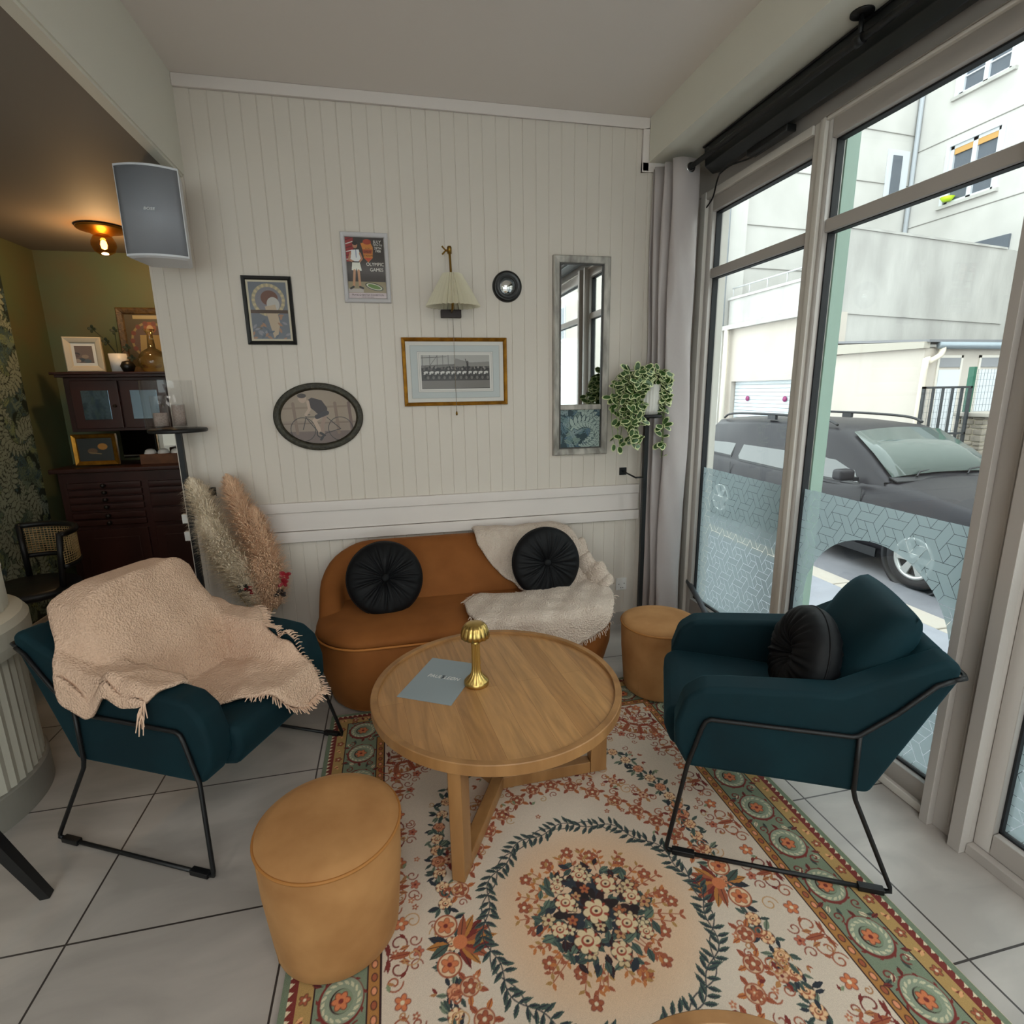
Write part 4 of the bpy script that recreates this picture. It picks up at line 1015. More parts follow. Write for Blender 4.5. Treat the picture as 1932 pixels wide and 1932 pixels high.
def sofa_throw():
    T = thing('throw_blanket', 'cream boucle throw with ragged fringe hanging over the right half of the rust sofa', 'blanket', (.8, 2.7, .4))
    # profile: seat -> up the back -> over the top
    prof = [(2.322, .20), (2.325, .37), (2.335, .405), (2.375, .432), (2.45, .438), (2.60, .440), (2.72, .436), (2.755, .45), (2.80, .52), (2.86, .64), (2.90, .705), (2.93, .722), (2.98, .722), (3.01, .70)]
    pv = [Vector((0, a, c)) for a, c in prof]; L = [0]
    for k in range(1, len(pv)): L.append(L[-1]+(pv[k]-pv[k-1]).length)
    def at(t):
        for k in range(1, len(pv)):
            if t <= L[k]: return pv[k-1].lerp(pv[k], (t-L[k-1])/(L[k]-L[k-1]))
        return pv[-1]
    tm = L[-1]
    def ty(y): return L[3]+(y-2.375)
    def tf(z): return max(0, z-.20)
    def tb(z): k = min(max((z-.45)/.255, 0), 1); return L[7]+(L[10]-L[7])*k
    poly = [(.40, tm), (.415, tb(.66)), (.45, tb(.60)), (.50, tb(.53)), (.55, tb(.48)), (.60, tb(.45)), (.64, ty(2.66)), (.54, ty(2.64)), (.38, ty(2.68)), (.30, ty(2.58)), (.285, ty(2.46)), (.31, ty(2.40)), (.34, tf(.40)), (.37, tf(.375)), (.42, tf(.33)), (.50, tf(.31)), (.60, tf(.265)), (.70, tf(.275)), (.78, tf(.26)), (.88, tf(.30)), (.98, tf(.34)), (1.08, ty(2.40)), (1.13, ty(2.52)), (1.14, ty(2.62)), (1.12, tb(.50)), (1.06, tb(.62)), (.98, tm-.10), (.95, tm)]
    xs = np.arange(.30, 1.18, .009); ts = np.arange(0, tm, .009); X, Tt = np.meshgrid(xs, ts, indexing='ij'); ins = inpoly(X, Tt, poly); Pt = []
    for i, x in enumerate(xs):
        row = []
        for j, t in enumerate(ts):
            p = at(t); w = .5*math.sin(x*19+t*11)+.35*math.sin(x*43-t*29)+.15*math.sin(t*60+x*9); z = p.z+.008*(1+w)*(t > L[2]); y = p.y-.010*(1+w)*(t <= L[3])
            xx = x
            if x > .90 and t > L[6]: # follow the rounded right corner of the back
                k = min(1, (x-.90)/.22); y -= .14*k*k; z -= .15*k*k*min(1, (t-L[6])/.15)
            if x > .85 and t < L[6]:
                q = min(.235, x-.85); y += (.24-math.sqrt(.24**2-q*q))*(1-t/L[6])
            if x > 1.09: z -= (x-1.09)*2.2; xx = 1.09+(x-1.09)*.3
            row.append((xx, y, z+.004))
        Pt.append(row)
    mask = [[bool(ins[i, j] and ins[i+1, j] and ins[i, j+1] and ins[i+1, j+1]) for j in range(len(ts)-1)] for i in range(len(xs)-1)]
    R = Matrix.Translation((-.8, -2.7, -.4)); b = MB(); b.grid(Pt, mask=mask); smooth_edge(b.xf(R).build('cloth', MT['throw2'], T, merge=True, solid=.013))
    f = MB()
    def hz(x, t): return Pt[min(int((x-.30)/.009), len(xs)-1)][min(int(t/.009), len(ts)-1)]
    e = poly[6:22]; q = [hz(*p) for p in e]; c0 = Vector((.75, 2.5, .42)); d = []
    for p in q: v = Vector(p)-c0; v.z = -.5 if p[2] < .40 else 0; d.append(tuple(v.normalized()))
    fringe(f, q, d, 220, .018, .0024, 4, .25); f.xf(R).build('fringe', MT['fringe2'], T)
    # crumpled fold at the right arm
    g = MB(); rows = []
    for i in range(40):
        u = i/39; row = []
        for j in range(14):
            v = j/13; cx, cy, cz = .99+.10*u, 2.90-.28*u, .60-.17*u
            a = v*PI*1.25-.3; r = .045+.012*math.sin(u*9+v*7)
            row.append((cx+r*math.cos(a)*.9, cy-r*math.sin(a)*.7, cz+r*math.sin(a+.8)+.012*math.sin(u*22)))
        rows.append(row)
    g.grid(rows); g.xf(R).build('fold', MT['throw2'], T, solid=.012)
sofa_throw()
# ================================================================ RUG
def rug():
    w_, h_ = 1.72, 2.42; c = Canvas(w_, h_, .002, '#d9c1a4'); r = random.Random(11); hw, hh = w_/2, h_/2
    IV, PEACH, RU, RD, OC, NV, GR, DG, CR, DK = '#cfbfad', '#d3ae8c', '#9c5539', '#742c26', '#ab8a54', '#2a3038', '#76826c', '#42524a', '#d8c7a8', '#30191a'
    def band(d0, d1, col):
        c.rect(-hw+d0, -hh+d0, hw-d0, -hh+d1, col); c.rect(-hw+d0, hh-d1, hw-d0, hh-d0, col); c.rect(-hw+d0, -hh+d0, -hw+d1, hh-d0, col); c.rect(hw-d1, -hh+d0, hw-d0, hh-d0, col)
    c.rect(-hw, -hh, hw, hh, '#6f7c66')
    c.rect(-hw+.018, -hh+.018, hw-.018, hh-.018, RD); band(.040, .080, OC); band(.080, .084, DK); band(.084, .212, GR); band(.212, .216, DK); band(.216, .244, '#a7743d'); band(.244, .249, DK)
    c.rect(-hw+.249, -hh+.249, hw-.249, hh-.249, IV)
    def sides():  # yields (origin, direction, normal inward, length)
        yield (-hw, -hh), (0, 1), (1, 0), h_
        yield (hw, hh), (0, -1), (-1, 0), h_
        yield (hw, -hh), (-1, 0), (0, 1), w_
        yield (-hw, hh), (1, 0), (0, -1), w_
    for (ox, oy), (dx, dy), (nx, ny), L in sides():
        pt = lambda t, d: (ox+dx*t+nx*d, oy+dy*t+ny*d); an = math.atan2(dy, dx)
        n = int(L/.022)
        for k in range(1, n-1):
            t = k*.022; c.poly([pt(t, .018), pt(t+.014, .018), pt(t+.010, .030)], CR)
        n = int((L-.1)/.052)
        for k in range(n):
            t = .06+k*.052; x, y = pt(t, .059)
            if k % 2: c.flower(x, y, .014, RU, CR, 5, DK)
            else:
                for q in (-1, 0, 1): c.leaf(*pt(t+q*.012, .062), .020, an+q*.9+1.2, '#d8a070' if q else RD, .5)
        n = int((L-.46)/.034)
        for k in range(n):
            t = .25+k*.034; x, y = pt(t, .230); c.ell(x, y, .0115, .0085, DK, an); c.ell(x, y, .009, .006, RU if k % 2 else '#d9906a', an)
        m_ = int(round((L-.30)/.158)); sp = (L-.30)/m_
        for k in range(m_+1):
            t = .15+k*sp; x, y = pt(t, .149); R = .052; d = 1 if k % 2 else -1
            c.ell(x, y, R*1.18, R*1.1, RD, an); c.ell(x+R*.04, y+R*.05, R*1.06, R*1.0, '#8b9580', an)
            for j in range(17):
                a = 2*PI*j/17; c.leaf(x+R*.95*math.cos(a), y+R*.95*math.sin(a), R*.36, a+PI-d*.9, '#c2bd9f', .42)
            for j in range(9): a = 2*PI*j/9+.3; c.leaf(x+R*1.1*math.cos(a), y+R*1.1*math.sin(a), R*.3, a+d*1.2, RD, .4)
            c.ell(x, y, R*.58, R*.54, DK, an); c.ell(x+R*.06, y, R*.55, R*.5, '#7d8c73', an); c.flower(x, y, R*.42, '#c9764c', RD, 6, RD)
            a0 = an+(0 if d > 0 else PI)
            for q in range(7):
                u = q/6; px, py = pt(t+sp*(.28+.44*u), .149+d*(.050*math.cos(u*PI))); c.leaf(px, py, .028, an+d*(-1.2+.5*q), [RD, CR, DG][q % 3], .45, DK)
            for s in (-1, 1): c.spiral(*pt(t+sp/2+s*.012, .149+s*.042), .016, an, 1.1, s, RD, .004)
    # field
    def garland(pts, size, dense=1):
        for k, (x, y) in enumerate(pts):
            for j in range(7):
                a = r.uniform(0, 6.28); c.leaf(x+size*.7*math.cos(a), y+size*.7*math.sin(a), size*r.uniform(.9, 1.4), a+r.uniform(-.5, .5), r.choice([DG, NV, GR, '#4f6156']), .4, NV)
            c.rose(x, y, size*.72, r.choice(['#e0b78c', '#cf8f6b', '#e3c49c']), RU)
    def ovl(rx, ry, n, wob=0, k=6, ph=0): return [((rx+wob*math.cos(k*2*PI*i/n+ph))*math.cos(2*PI*i/n), (ry+wob*math.cos(k*2*PI*i/n+ph))*math.sin(2*PI*i/n)) for i in range(n)]
    [c.ell(0, 0, .34-.008*q, .34-.008*q, PEACH, 0, .11) for q in range(14)]
    # rust scrollwork along the sides of the field
    fw, fh = hw-.25, hh-.25
    def sprig(x, y, s, an, col):
        for sg in (-1, 1):
            c.spiral(x+s*.5*math.cos(an+sg*.9), y+s*.5*math.sin(an+sg*.9), s*.42, an+PI, 1.3, sg, col, .0042)
            c.leaf(x, y, s*.5, an+sg*1.6, col, .3, RD); c.leaf(x+s*.4*math.cos(an+sg*.5), y+s*.4*math.sin(an+sg*.5), s*.34, an+sg*.2, '#b27a4c', .45, RD)
            c.spiral(x+s*.95*math.cos(an+sg*.45), y+s*.95*math.sin(an+sg*.45), s*.22, an, 1.1, -sg, '#8e4a38', .0036); c.leaf(x+s*.8*math.cos(an+sg*1.1), y+s*.8*math.sin(an+sg*1.1), s*.3, an-sg*.8, col, .4)
        c.leaf(x, y, s*.8, an, RU, .3, RD); c.flower(x+s*.95*math.cos(an), y+s*.95*math.sin(an), s*.17, '#b86a50', RD, 5, RD)
    for k in range(9):
        y = -fh+.12+k*(2*fh-.24)/8
        for sg in (-1, 1): sprig(sg*(fw-.015), y, .085, PI if sg > 0 else 0, RU if k % 2 else RD); c.flower(sg*(fw-.05), y+.09, .020, '#c9764c', CR, 5, RD); c.spiral(sg*(fw-.03), y-.07, .024, 0, 1.3, sg, RU, .004)
    for k in range(6):
        x = -fw+.1+k*(2*fw-.2)/5
        for sg in (-1, 1): sprig(x, sg*(fh-.015), .09, -PI/2*sg, RU if k % 2 else RD); c.flower(x+.1, sg*(fh-.05), .020, '#c9764c', CR, 5, RD)
    for sx in (-1, 1):
        for sy in (-1, 1):
            for k in range(5):
                a = math.atan2(-sy, -sx)+(k-2)*.45; x0, y0 = sx*(fw-.06), sy*(fh-.06); sprig(x0+.10*math.cos(a), y0+.10*math.sin(a), .10, a, RU if k % 2 else '#9a4028')
    # green garland: long lobed oval
    G1 = []
    n = 84
    for i in range(n):
        a = 2*PI*i/n; rx, ry = .475+.05*math.cos(4*a+PI), .80+.06*math.cos(6*a); G1.append((rx*math.cos(a), ry*math.sin(a)))
    garland(G1, .028)
    # rust rosette ring
    for k in range(34):
        a = 2*PI*k/34+.05
        if min(abs(math.sin(a)), 1) < .14: continue
        rx, ry = .40, .50+.03*math.cos(4*a); x, y = rx*math.cos(a), ry*math.sin(a)
        for q in range(5): c.leaf(x+.02*math.cos(a+q*1.25), y+.02*math.sin(a+q*1.25), .030, a+q*1.25, '#b9713f' if q % 2 else RU, .5, RD)
        c.ell(x, y, .027, .026, RU); c.ell(x, y, .023, .022, '#cfae8e'); c.flower(x, y, .019, RU, CR, 5, RD)
        c.spiral(x+.045*math.cos(a+.3), y+.045*math.sin(a+.3), .018, a, 1.2, 1 if k % 2 else -1, RU, .0038)
    # second, outer rosette row and dense small filler scrolls
    for k in range(26):
        a = 2*PI*k/26; rx, ry = .455, .60; x, y = rx*math.cos(a), ry*math.sin(a)
        if abs(math.sin(a)) < .3: continue
        for q in range(6): c.leaf(x+.016*math.cos(a+q*1.05), y+.016*math.sin(a+q*1.05), .026, a+q*1.05, [RU, '#b07a48', RD][q % 3], .5)
        c.ell(x, y, .018, .018, RU); c.flower(x, y, .016, '#cfa888', RD, 5)
        for sg in (-1, 1): c.spiral(x+.034*math.cos(a+sg*1.3), y+.034*math.sin(a+sg*1.3), .015, a, 1.1, sg, RU, .0034)
    for _ in range(420):
        x, y = r.uniform(-.60, .60), r.uniform(-.95, .95)
        if math.hypot(x, y) < .372: continue
        a = math.atan2(y/.80, x/.475); g = math.hypot(x/(.475+.05*math.cos(4*a+PI)), y/(.80+.06*math.cos(6*a)))
        if abs(g-1) < .09: continue
        q = r.random(); a = r.uniform(0, 6.28)
        if q < .45: c.spiral(x, y, r.uniform(.010, .018), a, 1.1, r.choice((-1, 1)), r.choice([RU, '#a8764a', '#8c4634', '#b48e5e']), .003)
        elif q < .8:
            for t in (-.5, .5): c.leaf(x, y, r.uniform(.014, .024), a+t, r.choice([RU, '#a8764a', RD, '#7f8a6c']), .45)
        else: c.flower(x, y, .010, r.choice([RU, '#b8704e']), CR, 5)
    # faint gold scrolls
    for k in range(26):
        a = r.uniform(0, 6.28); rx = r.uniform(.42, .56); ry = r.uniform(.6, .72); c.spiral(rx*.95*math.cos(a), ry*math.sin(a), .026, a, 1.3, r.choice((-1, 1)), '#b98a58', .003)
    # palmettes at either side of the medallion
    for sg in (-1, 1):
        bx = sg*.40
        for k in range(9):
            a = (PI if sg > 0 else 0)+(k-4)*.33; c.leaf(bx, 0, .105-.006*abs(k-4), a, [RD, '#b0753a', RU][k % 3], .32, DK)
        c.ell(bx, 0, .02, .02, '#c9764c')
        for s in (-1, 1):
            c.ell(bx+sg*.035, s*.055, .034, .034, RU); c.ell(bx+sg*.035, s*.055, .029, .029, '#dcbf9c'); c.flower(bx+sg*.035, s*.055, .023, '#c9764c', RD, 5, RU)
        for k in range(3): c.leaf(bx+sg*.03, 0, .065, (0 if sg > 0 else PI)+(k-1)*.5, [NV, '#b0753a', DG][k], .4, DK)
    # vine ring
    for ring in (0, .35):
        pts = []
        for i in range(181):
            a = 2*PI*i/180; R = .325+.012*math.cos(12*a+ring*9); pts.append((R*math.cos(a), R*math.sin(a)))
        c.line(pts, .0034, NV)
    for i in range(96):
        a = 2*PI*i/96; R = .325+.012*math.cos(12*a); x, y = R*math.cos(a), R*math.sin(a)
        for sg in (-1, 1): c.leaf(x, y, .040, a+PI/2+sg*(.95+.25*math.sin(i*1.7)), DG, .34); c.leaf(x, y, .034, a+PI/2+sg*(1.0+.25*math.sin(i*1.7)), NV, .16)
    # central bouquet
    for k in range(46):
        a = 2*PI*k/46+r.uniform(-.05, .05); R0 = r.uniform(.12, .15); L = r.uniform(.06, .09)
        x, y = R0*math.cos(a), R0*math.sin(a); x2, y2 = (R0+L)*math.cos(a+r.uniform(-.15, .15)), (R0+L)*math.sin(a); c.line([(x, y), (x2, y2)], .003, RU)
        for q in range(3):
            t = (q+1)/3
            for sg in (-1, 1): c.leaf(x+(x2-x)*t, y+(y2-y)*t, .022, a+sg*.8, r.choice([RU, '#b9713f', '#a87f4a']), .45)
        if k % 3 == 0: c.flower(x2, y2, .018, RU, CR, 5, RD)
    for k in range(190):
        a = r.uniform(0, 6.28); R0 = .168*math.sqrt(r.random()); c.leaf(R0*math.cos(a), R0*math.sin(a), r.uniform(.03, .045), r.uniform(0, 6.28), r.choice([DG, NV, '#5d6e5e', DK, '#4a5a50']), .5, NV)
    for k in range(60):
        a = r.uniform(0, 6.28); R0 = .115*math.sqrt(r.random()); c.ell(R0*math.cos(a), R0*math.sin(a), .018, .012, r.choice([DK, NV, '#241a1a']), a)
    for k in range(34):
        a = r.uniform(0, 6.28); R0 = .15*math.sqrt(r.random()); c.flower(R0*math.cos(a), R0*math.sin(a), r.uniform(.015, .022), r.choice(['#c9b088', '#a8603c', '#b88a60', '#d0be98']), RD, 5, DK)
    for x, y, s in ((0, 0, .038), (-.08, .045, .030), (.06, .078, .032), (-.055, -.078, .036), (.072, -.055, .031), (.12, .02, .026), (-.12, -.03, .024), (-.01, .125, .024), (.025, -.125, .028), (-.09, .10, .020), (.115, -.09, .020)): c.rose(x, y, s, '#d6c09a', '#9a4430')
    c.a *= (1+rng.normal(0, .035, c.a.shape[:2]))[..., None].astype(np.float32); c.a = np.clip(c.a, 0, 1)
    T = thing('area_rug', 'ivory oriental floral rug with green scroll border and central bouquet medallion', 'rug', (.495, 1.21, 0))
    c.mesh('rug_pile', MT['rug'], Matrix.Translation((0, 0, .0085)), T)
    MB().box((-hw, -hh, .0003), (hw, hh, .008)).build('rug_edge', mat('rug_binding', '#6f7c66', .95), T)
rug()

# ================================================================ WALL DECOR
def frame_rect(T, w_, h_, fw, d, m, prof=1, name='frame'):
    """mitred frame around a w_ x h_ outer rectangle, lying in the local XZ plane and facing -Y"""
    b = MB(); P_ = [(0, 0), (0, d*.8), (fw*.15, d), (fw*.5, d*.85), (fw*.8, d*.7), (fw, d*.45), (fw, 0)] if prof else [(0, 0), (0, d), (fw, d), (fw, 0)]
    cs = [(-w_/2, -h_/2, 1, 1), (w_/2, -h_/2, -1, 1), (w_/2, h_/2, -1, -1), (-w_/2, h_/2, 1, -1)]
    for k in range(4):
        a, b2 = cs[k], cs[(k+1) % 4]; n = len(P_)
        vs = [(a[0]+a[2]*o, -dd, a[1]+a[3]*o) for o, dd in P_]+[(b2[0]+b2[2]*o, -dd, b2[1]+b2[3]*o) for o, dd in P_]
        b.add(vs, [(i, i+1, n+i+1, n+i) for i in range(n-1)])
    return b.build(name, m, T, fix=True)
def picture(name, label, cx, cz, w_, h_, fw, d, m, cat='picture', y=D):
    T = thing(name, label, cat, (cx, y, cz)); frame_rect(T, w_, h_, fw, d, m); return T
BL = mat('black_lacquer_frame', '#0f1011', .35)
# 1: ornamental stand-in print in a black frame
T = picture('framed_print', 'black framed pastel ornamental print, leftmost picture on the panelled wall', -.5655, 1.909, .232, .325, .018, .018, BL)
MB().box((-.10, -.006, -.147), (.10, -.004, .147)).build('mount', mat('cream_mount', '#c9bfa8', .6), T)
c = Canvas(.176, .27, .0012, '#6c7078'); r = random.Random(4)
c.ell(0, .05, .078, .078, '#a59a80'); c.ell(0, .05, .062, .062, '#7d7a80')
for k in range(20): a = k*PI/10; c.ell(.07*math.cos(a), .05+.07*math.sin(a), .008, .006, '#bfae88', a)
c.ell(.005, .06, .04, .036, '#6e4a3c'); c.ell(.02, .03, .03, .035, '#b8b4ae'); c.poly([(-.02, .02), (.03, .03), (.045, -.06), (.03, -.12), (.01, -.13), (-.005, -.06)], '#b8a48c')
for k in range(26): c.leaf(r.uniform(-.08, .08), r.uniform(-.13, -.02), .03, r.uniform(0, 6), r.choice(['#5b6470', '#8c8b90', '#a07a62', '#6a6258']), .4)
c.rect(-.088, -.012, .088, .004, '#4a3526')
c.mesh('print', MT['print'], facing_cam_wall(0, -.007, 0), T)
# 2: sports poster in white frame
T = picture('framed_poster', 'white framed athletics poster with lettering, highest picture on the wall', -.0805, 2.121, .233, .333, .021, .022, mat('white_limed_frame', '#c9c6c8', .5))
c = Canvas(.188, .288, .001, '#332822')
c.rect(-.094, -.144, .094, -.116, '#c8b8ba'); c.rect(-.094, -.118, .094, -.064, '#8f8264'); c.ell(.035, -.088, .046, .017, '#2e3a22', -.25); c.ell(.035, -.088, .040, .013, '#d9d2c0', -.25); c.ell(.035, -.088, .034, .010, '#5d7c34', -.25)
c.rect(-.094, -.116, -.02, -.098, '#b0a6a0'); c.rect(-.094, .03, -.055, .144, '#8f1f22')
for k in range(6): c.line([(-.094, .13-k*.018), (-.06, .144-k*.02)], .004, '#d9d0c8' if k % 2 else '#541012')
for p in ([(-.073, .045), (-.067, .085), (-.03, .088), (-.022, .04), (-.03, .03), (-.066, .03)],): c.poly(p, '#dfe0e0')
c.line([(-.045, .085), (-.045, .05)], .003, '#35508a')
c.ell(-.048, .108, .012, .015, '#b07a5c'); c.ell(-.048, .117, .013, .009, '#241610'); c.line([(-.072, .07), (-.082, .04), (-.06, .03)], .009, '#b07a5c'); c.line([(-.026, .07), (-.018, .045), (-.03, .03)], .009, '#b07a5c')
c.poly([(-.066, .03), (-.03, .03), (-.022, -.012), (-.045, -.014), (-.048, 0), (-.052, -.014), (-.072, -.01)], '#dcdccf'); c.rect(-.066, .027, -.030, .032, '#1d1a1a')
c.line([(-.058, -.012), (-.066, -.085)], .012, '#b98a66'); c.line([(-.038, -.012), (-.036, -.085)], .012, '#b98a66'); c.line([(-.068, -.09), (-.082, -.098)], .010, '#15100e'); c.line([(-.036, -.09), (-.022, -.096)], .010, '#15100e')
c.poly([(-.02, .118), (.0, .122), (.03, .12), (.04, .1), (.036, .05), (.014, .028), (-.008, .05), (-.012, .09)], '#c77a2c'); c.poly([(-.012, .09), (.036, .09), (.032, .07), (-.01, .07)], '#a3461e'); c.poly([(-.006, .05), (.034, .05), (.014, .03)], '#c0452a'); c.ell(.012, .125, .02, .013, '#a03a1c')
c.mesh('print', MT['print'], facing_cam_wall(0, -.008, 0), T)
lt = mat('poster_white_ink', '#e8e4dc', .6); dk = mat('poster_dark_ink', '#30201c', .6)
def fl_(x, z, dy=-.0085): return facing_cam_wall(x, dy, z)
for body, x, z, s, m_, al in (('JULY', .062, .119, .020, lt, 'CENTER'), ('13TH TO', .064, .106, .012, lt, 'CENTER'), ('25TH', .064, .091, .016, lt, 'CENTER'), ('1908', .064, .077, .015, lt, 'CENTER'), ('OLYMPIC', .046, .012, .0225, lt, 'CENTER'), ('GAMES', .052, -.014, .0225, lt, 'CENTER'),
    ('GREAT', .013, .074, .0135, dk, 'CENTER'), ('STADIUM', .013, .056, .0115, dk, 'CENTER'), ('IN THE', .013, .092, .007, dk, 'CENTER'), ('FRANCO-BRITISH EXHIBITION', .0, -.1325, .0125, dk, 'CENTER'), ('SHEPHERDS BUSH LONDON', .0, -.1405, .0052, dk, 'CENTER')):
    text('lettering', body, s, fl_(x, z), m_, T, ext=.0002, align=al, sx=.95)
# 3: oval cyclist photo
T = thing('oval_framed_photo', 'oval dark carved frame with sepia photo of a racing cyclist', 'picture', (-.376, D, 1.380))
b = MB(); a0, b0 = .226, .176
rows = []
for k in range(96):
    a = 2*PI*k/96; row = []
    for o, dd in ((0, 0), (0, .02), (.006, .027), (.014, .024), (.022, .029), (.030, .022), (.036, .014), (.036, .004)):
        ww = .0016*math.sin(k*1.9+o*300) if .003 < o < .033 else 0; row.append(((a0-o)*math.cos(a), -dd-ww, (b0-o)*math.sin(a)))
    rows.append(row)
b.grid(rows, cu=True); b.build('frame', mat('carved_dark_frame', '#2c2a22', .45, .2, bump=(90, .8, .006), var=(70, '#4b4636', .8)), T, fix=True)
c = Canvas(.40, .30, .001, '#968471'); SE, SK, DKB = '#6e5648', '#b39a86', '#1c1210'
c.rect(-.2, -.15, .2, -.075, '#6b5850'); c.rect(-.2, -.075, .2, -.02, '#8d7b6c'); c.line([(-.2, .045), (.2, .055)], .010, '#85715f'); c.line([(-.2, -.035), (.2, -.03)], .008, '#7b6656')
for x in (-.125, .085, .155): c.line([(x, .07), (x+.01, -.085)], .016, '#7d6656' if x < .1 else '#6a5044')
for x, rr in ((-.085, .062), (.105, .062)):
    pts = [(x+rr*math.cos(t*PI/24), -.065+rr*math.sin(t*PI/24)) for t in range(49)]; c.line(pts, .0035, DKB)
for p in ([(-.085, -.065), (-.065, .0)], [(-.065, -.005), (.0, -.095)], [(.0, -.095), (.03, .01)], [(-.062, -.0), (.03, .0)], [(.0, -.095), (.105, -.065)], [(.105, -.065), (.03, .005)], [(-.065, .0), (-.07, .012)], [(-.07, .012), (-.045, .012)]): c.line(p, .004, DKB)
c.ell(.0, -.09, .02, .02, DKB); c.ell(.0, -.09, .014, .014, '#7a6658')
c.poly([(-.055, .085), (-.03, .10), (.02, .085), (.045, .045), (.04, .01), (.0, .01), (-.02, .03), (-.04, .05)], '#2a1614')
c.ell(-.076, .095, .020, .022, SK); c.ell(-.078, .110, .022, .012, '#3a2a24'); c.ell(-.094, .092, .004, .006, SK)
c.line([(-.05, .08), (-.045, .04), (-.065, .012)], .015, SK); c.line([(.03, .018), (-.025, -.02), (.0, -.08)], .020, SK); c.line([(.03, .0), (.01, -.05), (.015, -.1)], .018, '#93796a'); c.line([(0, -.085), (.02, -.098)], .013, '#1c1514'); c.line([(.015, -.10), (.0, -.12)], .012, '#1c1514'); c.line([(.04, .02), (-.01, .0)], .024, '#2b2024')
c.mesh('photograph', MT['print'], facing_cam_wall(0, -.006, 0), T, clip=lambda X, Y: (X/.194)**2+(Y/.144)**2 < 1)
# 4: gilt framed start line photo
T = picture('gilt_framed_photo', 'wide gilt framed black and white photo of cyclists at a start line', .3595, 1.604, .572, .360, .020, .020, MT['gold'])
MB().box((-.268, -.006, -.162), (.268, -.003, .162)).build('mount', mat('white_mount', '#d3d0ca', .6), T)
ml = mat('grey_mount_line', '#8a8a88', .6); ml2 = mat('pale_blue_mount', '#bdc3c3', .6)
MB().box((-.242, -.0068, -.138), (.242, -.006, .138)).build('mount_band', ml2, T)
MB().box((-.206, -.0074, -.106), (.206, -.0068, .106)).build('inner_mount', mat('inner_white_mount', '#d8d5d0', .6), T)
for a, bq in ((.243, .139), (.207, .107), (.198, .100)):
    b = MB(); e = .0012
    for s in (-1, 1): b.box((-a, -.0082, s*bq), (a, -.0076, s*bq+e)).box((s*a, -.0082, -bq), (s*a+e, -.0076, bq))
    b.build('mount_line', ml, T)
c = Canvas(.375, .178, .001, '#a8a6a2'); r = random.Random(8)
c.rect(-.19, -.09, .19, -.045, '#75706c'); c.rect(-.19, -.045, .19, .035, '#3c3836'); c.poly([(-.19, .035), (.19, .05), (.19, .03), (-.19, .02)], '#6a6662'); c.poly([(-.0, .072), (.08, .05), (.19, .055), (.19, .03), (-.19, .03), (-.01, .032)], '#85827e')
for x0 in (-.18, -.14, -.10, -.07, -.04): c.line([(x0, .03), (x0, .089)], .003, '#5a5855')
c.line([(-.185, .075), (-.05, .08)], .003, '#5a5855'); c.line([(-.14, .035), (-.1, .085)], .0025, '#5a5855')
for k in range(60): x = -.185+k*.0063; c.ell(x, .018+r.uniform(-.006, .01), .005, .006, r.choice(['#181616', '#5c5652', '#8a8480', '#22201e']))
for k in range(12):
    x = -.165+k*.03; c.ell(x, -.004, .015, .008, '#c9c6c2', .3); c.ell(x-.014, -.006, .005, .005, '#2a2624'); c.line([(x+.004, -.008), (x-.004, -.03)], .006, '#1c1a19'); c.ell(x+.012, -.03, .010, .012, '#2a2826'); c.ell(x+.012, -.03, .007, .009, '#6a6662')
c.line([(.065, -.02), (.065, .045)], .010, '#262322'); c.ell(.065, .052, .006, .006, '#4a4440'); c.line([(.062, .045), (.054, .068)], .004, '#2c2a28'); c.rect(-.1875, -.089, .1875, -.086, '#222'[:1]+'222222')
c.mesh('photograph', MT['print'], facing_cam_wall(0, -.008, 0), T)
# 5: convex round mirror
T = thing('round_mirror', 'small round convex mirror in thick black frame beside the pleated wall lamp', 'mirror', (.655, D, 2.05))
MB().lathe([(.040, .004), (.044, .022), (.050, .024), (.056, .018), (.064, .026), (.074, .024), (.080, .014), (.081, 0)], (0, 0, 0), 64, axis='y').build('frame', BL, T, fix=True)
MB().lathe([(0, .020), (.015, .0185), (.03, .014), (.043, .006)], (0, 0, 0), 48, axis='y').build('mirror_glass', MT['mirror'], T, fix=True)
# 6: tall mirror
lw = mat('distressed_white_wood', '#c4bfb6', .6, var=(22, '#77736c', .9), bump=(60, .5, .003), stretch=(1, 1, .3))
T = thing('tall_mirror', 'tall narrow distressed white mirror with leafy patterned panel at its foot', 'mirror', (1.0785, D, 1.669))
frame_rect(T, .333, 1.094, .042, .032, lw)
frame_rect(T, .257, 1.018, .006, .024, mat('dark_slip', '#4a4744', .6), 0, 'inner_slip')
MB().box((-.125, -.026, -.285), (.125, -.004, -.255)).build('crossbar', lw, T, bevel=.006)
MB().box((-.125, -.012, -.256), (.125, -.010, .508)).build('mirror_glass', MT['mirror'], T)
c = leafy(.25, .225, .0012, 9, '#33474d', ['#6b8485', '#86989a', '#5a7480', '#4f6a80', '#7d9088'], '#33474d', .42, '#a5b5ae')
c.mesh('patterned_panel', MT['wallpaper'], facing_cam_wall(0, -.010, -.397), T)
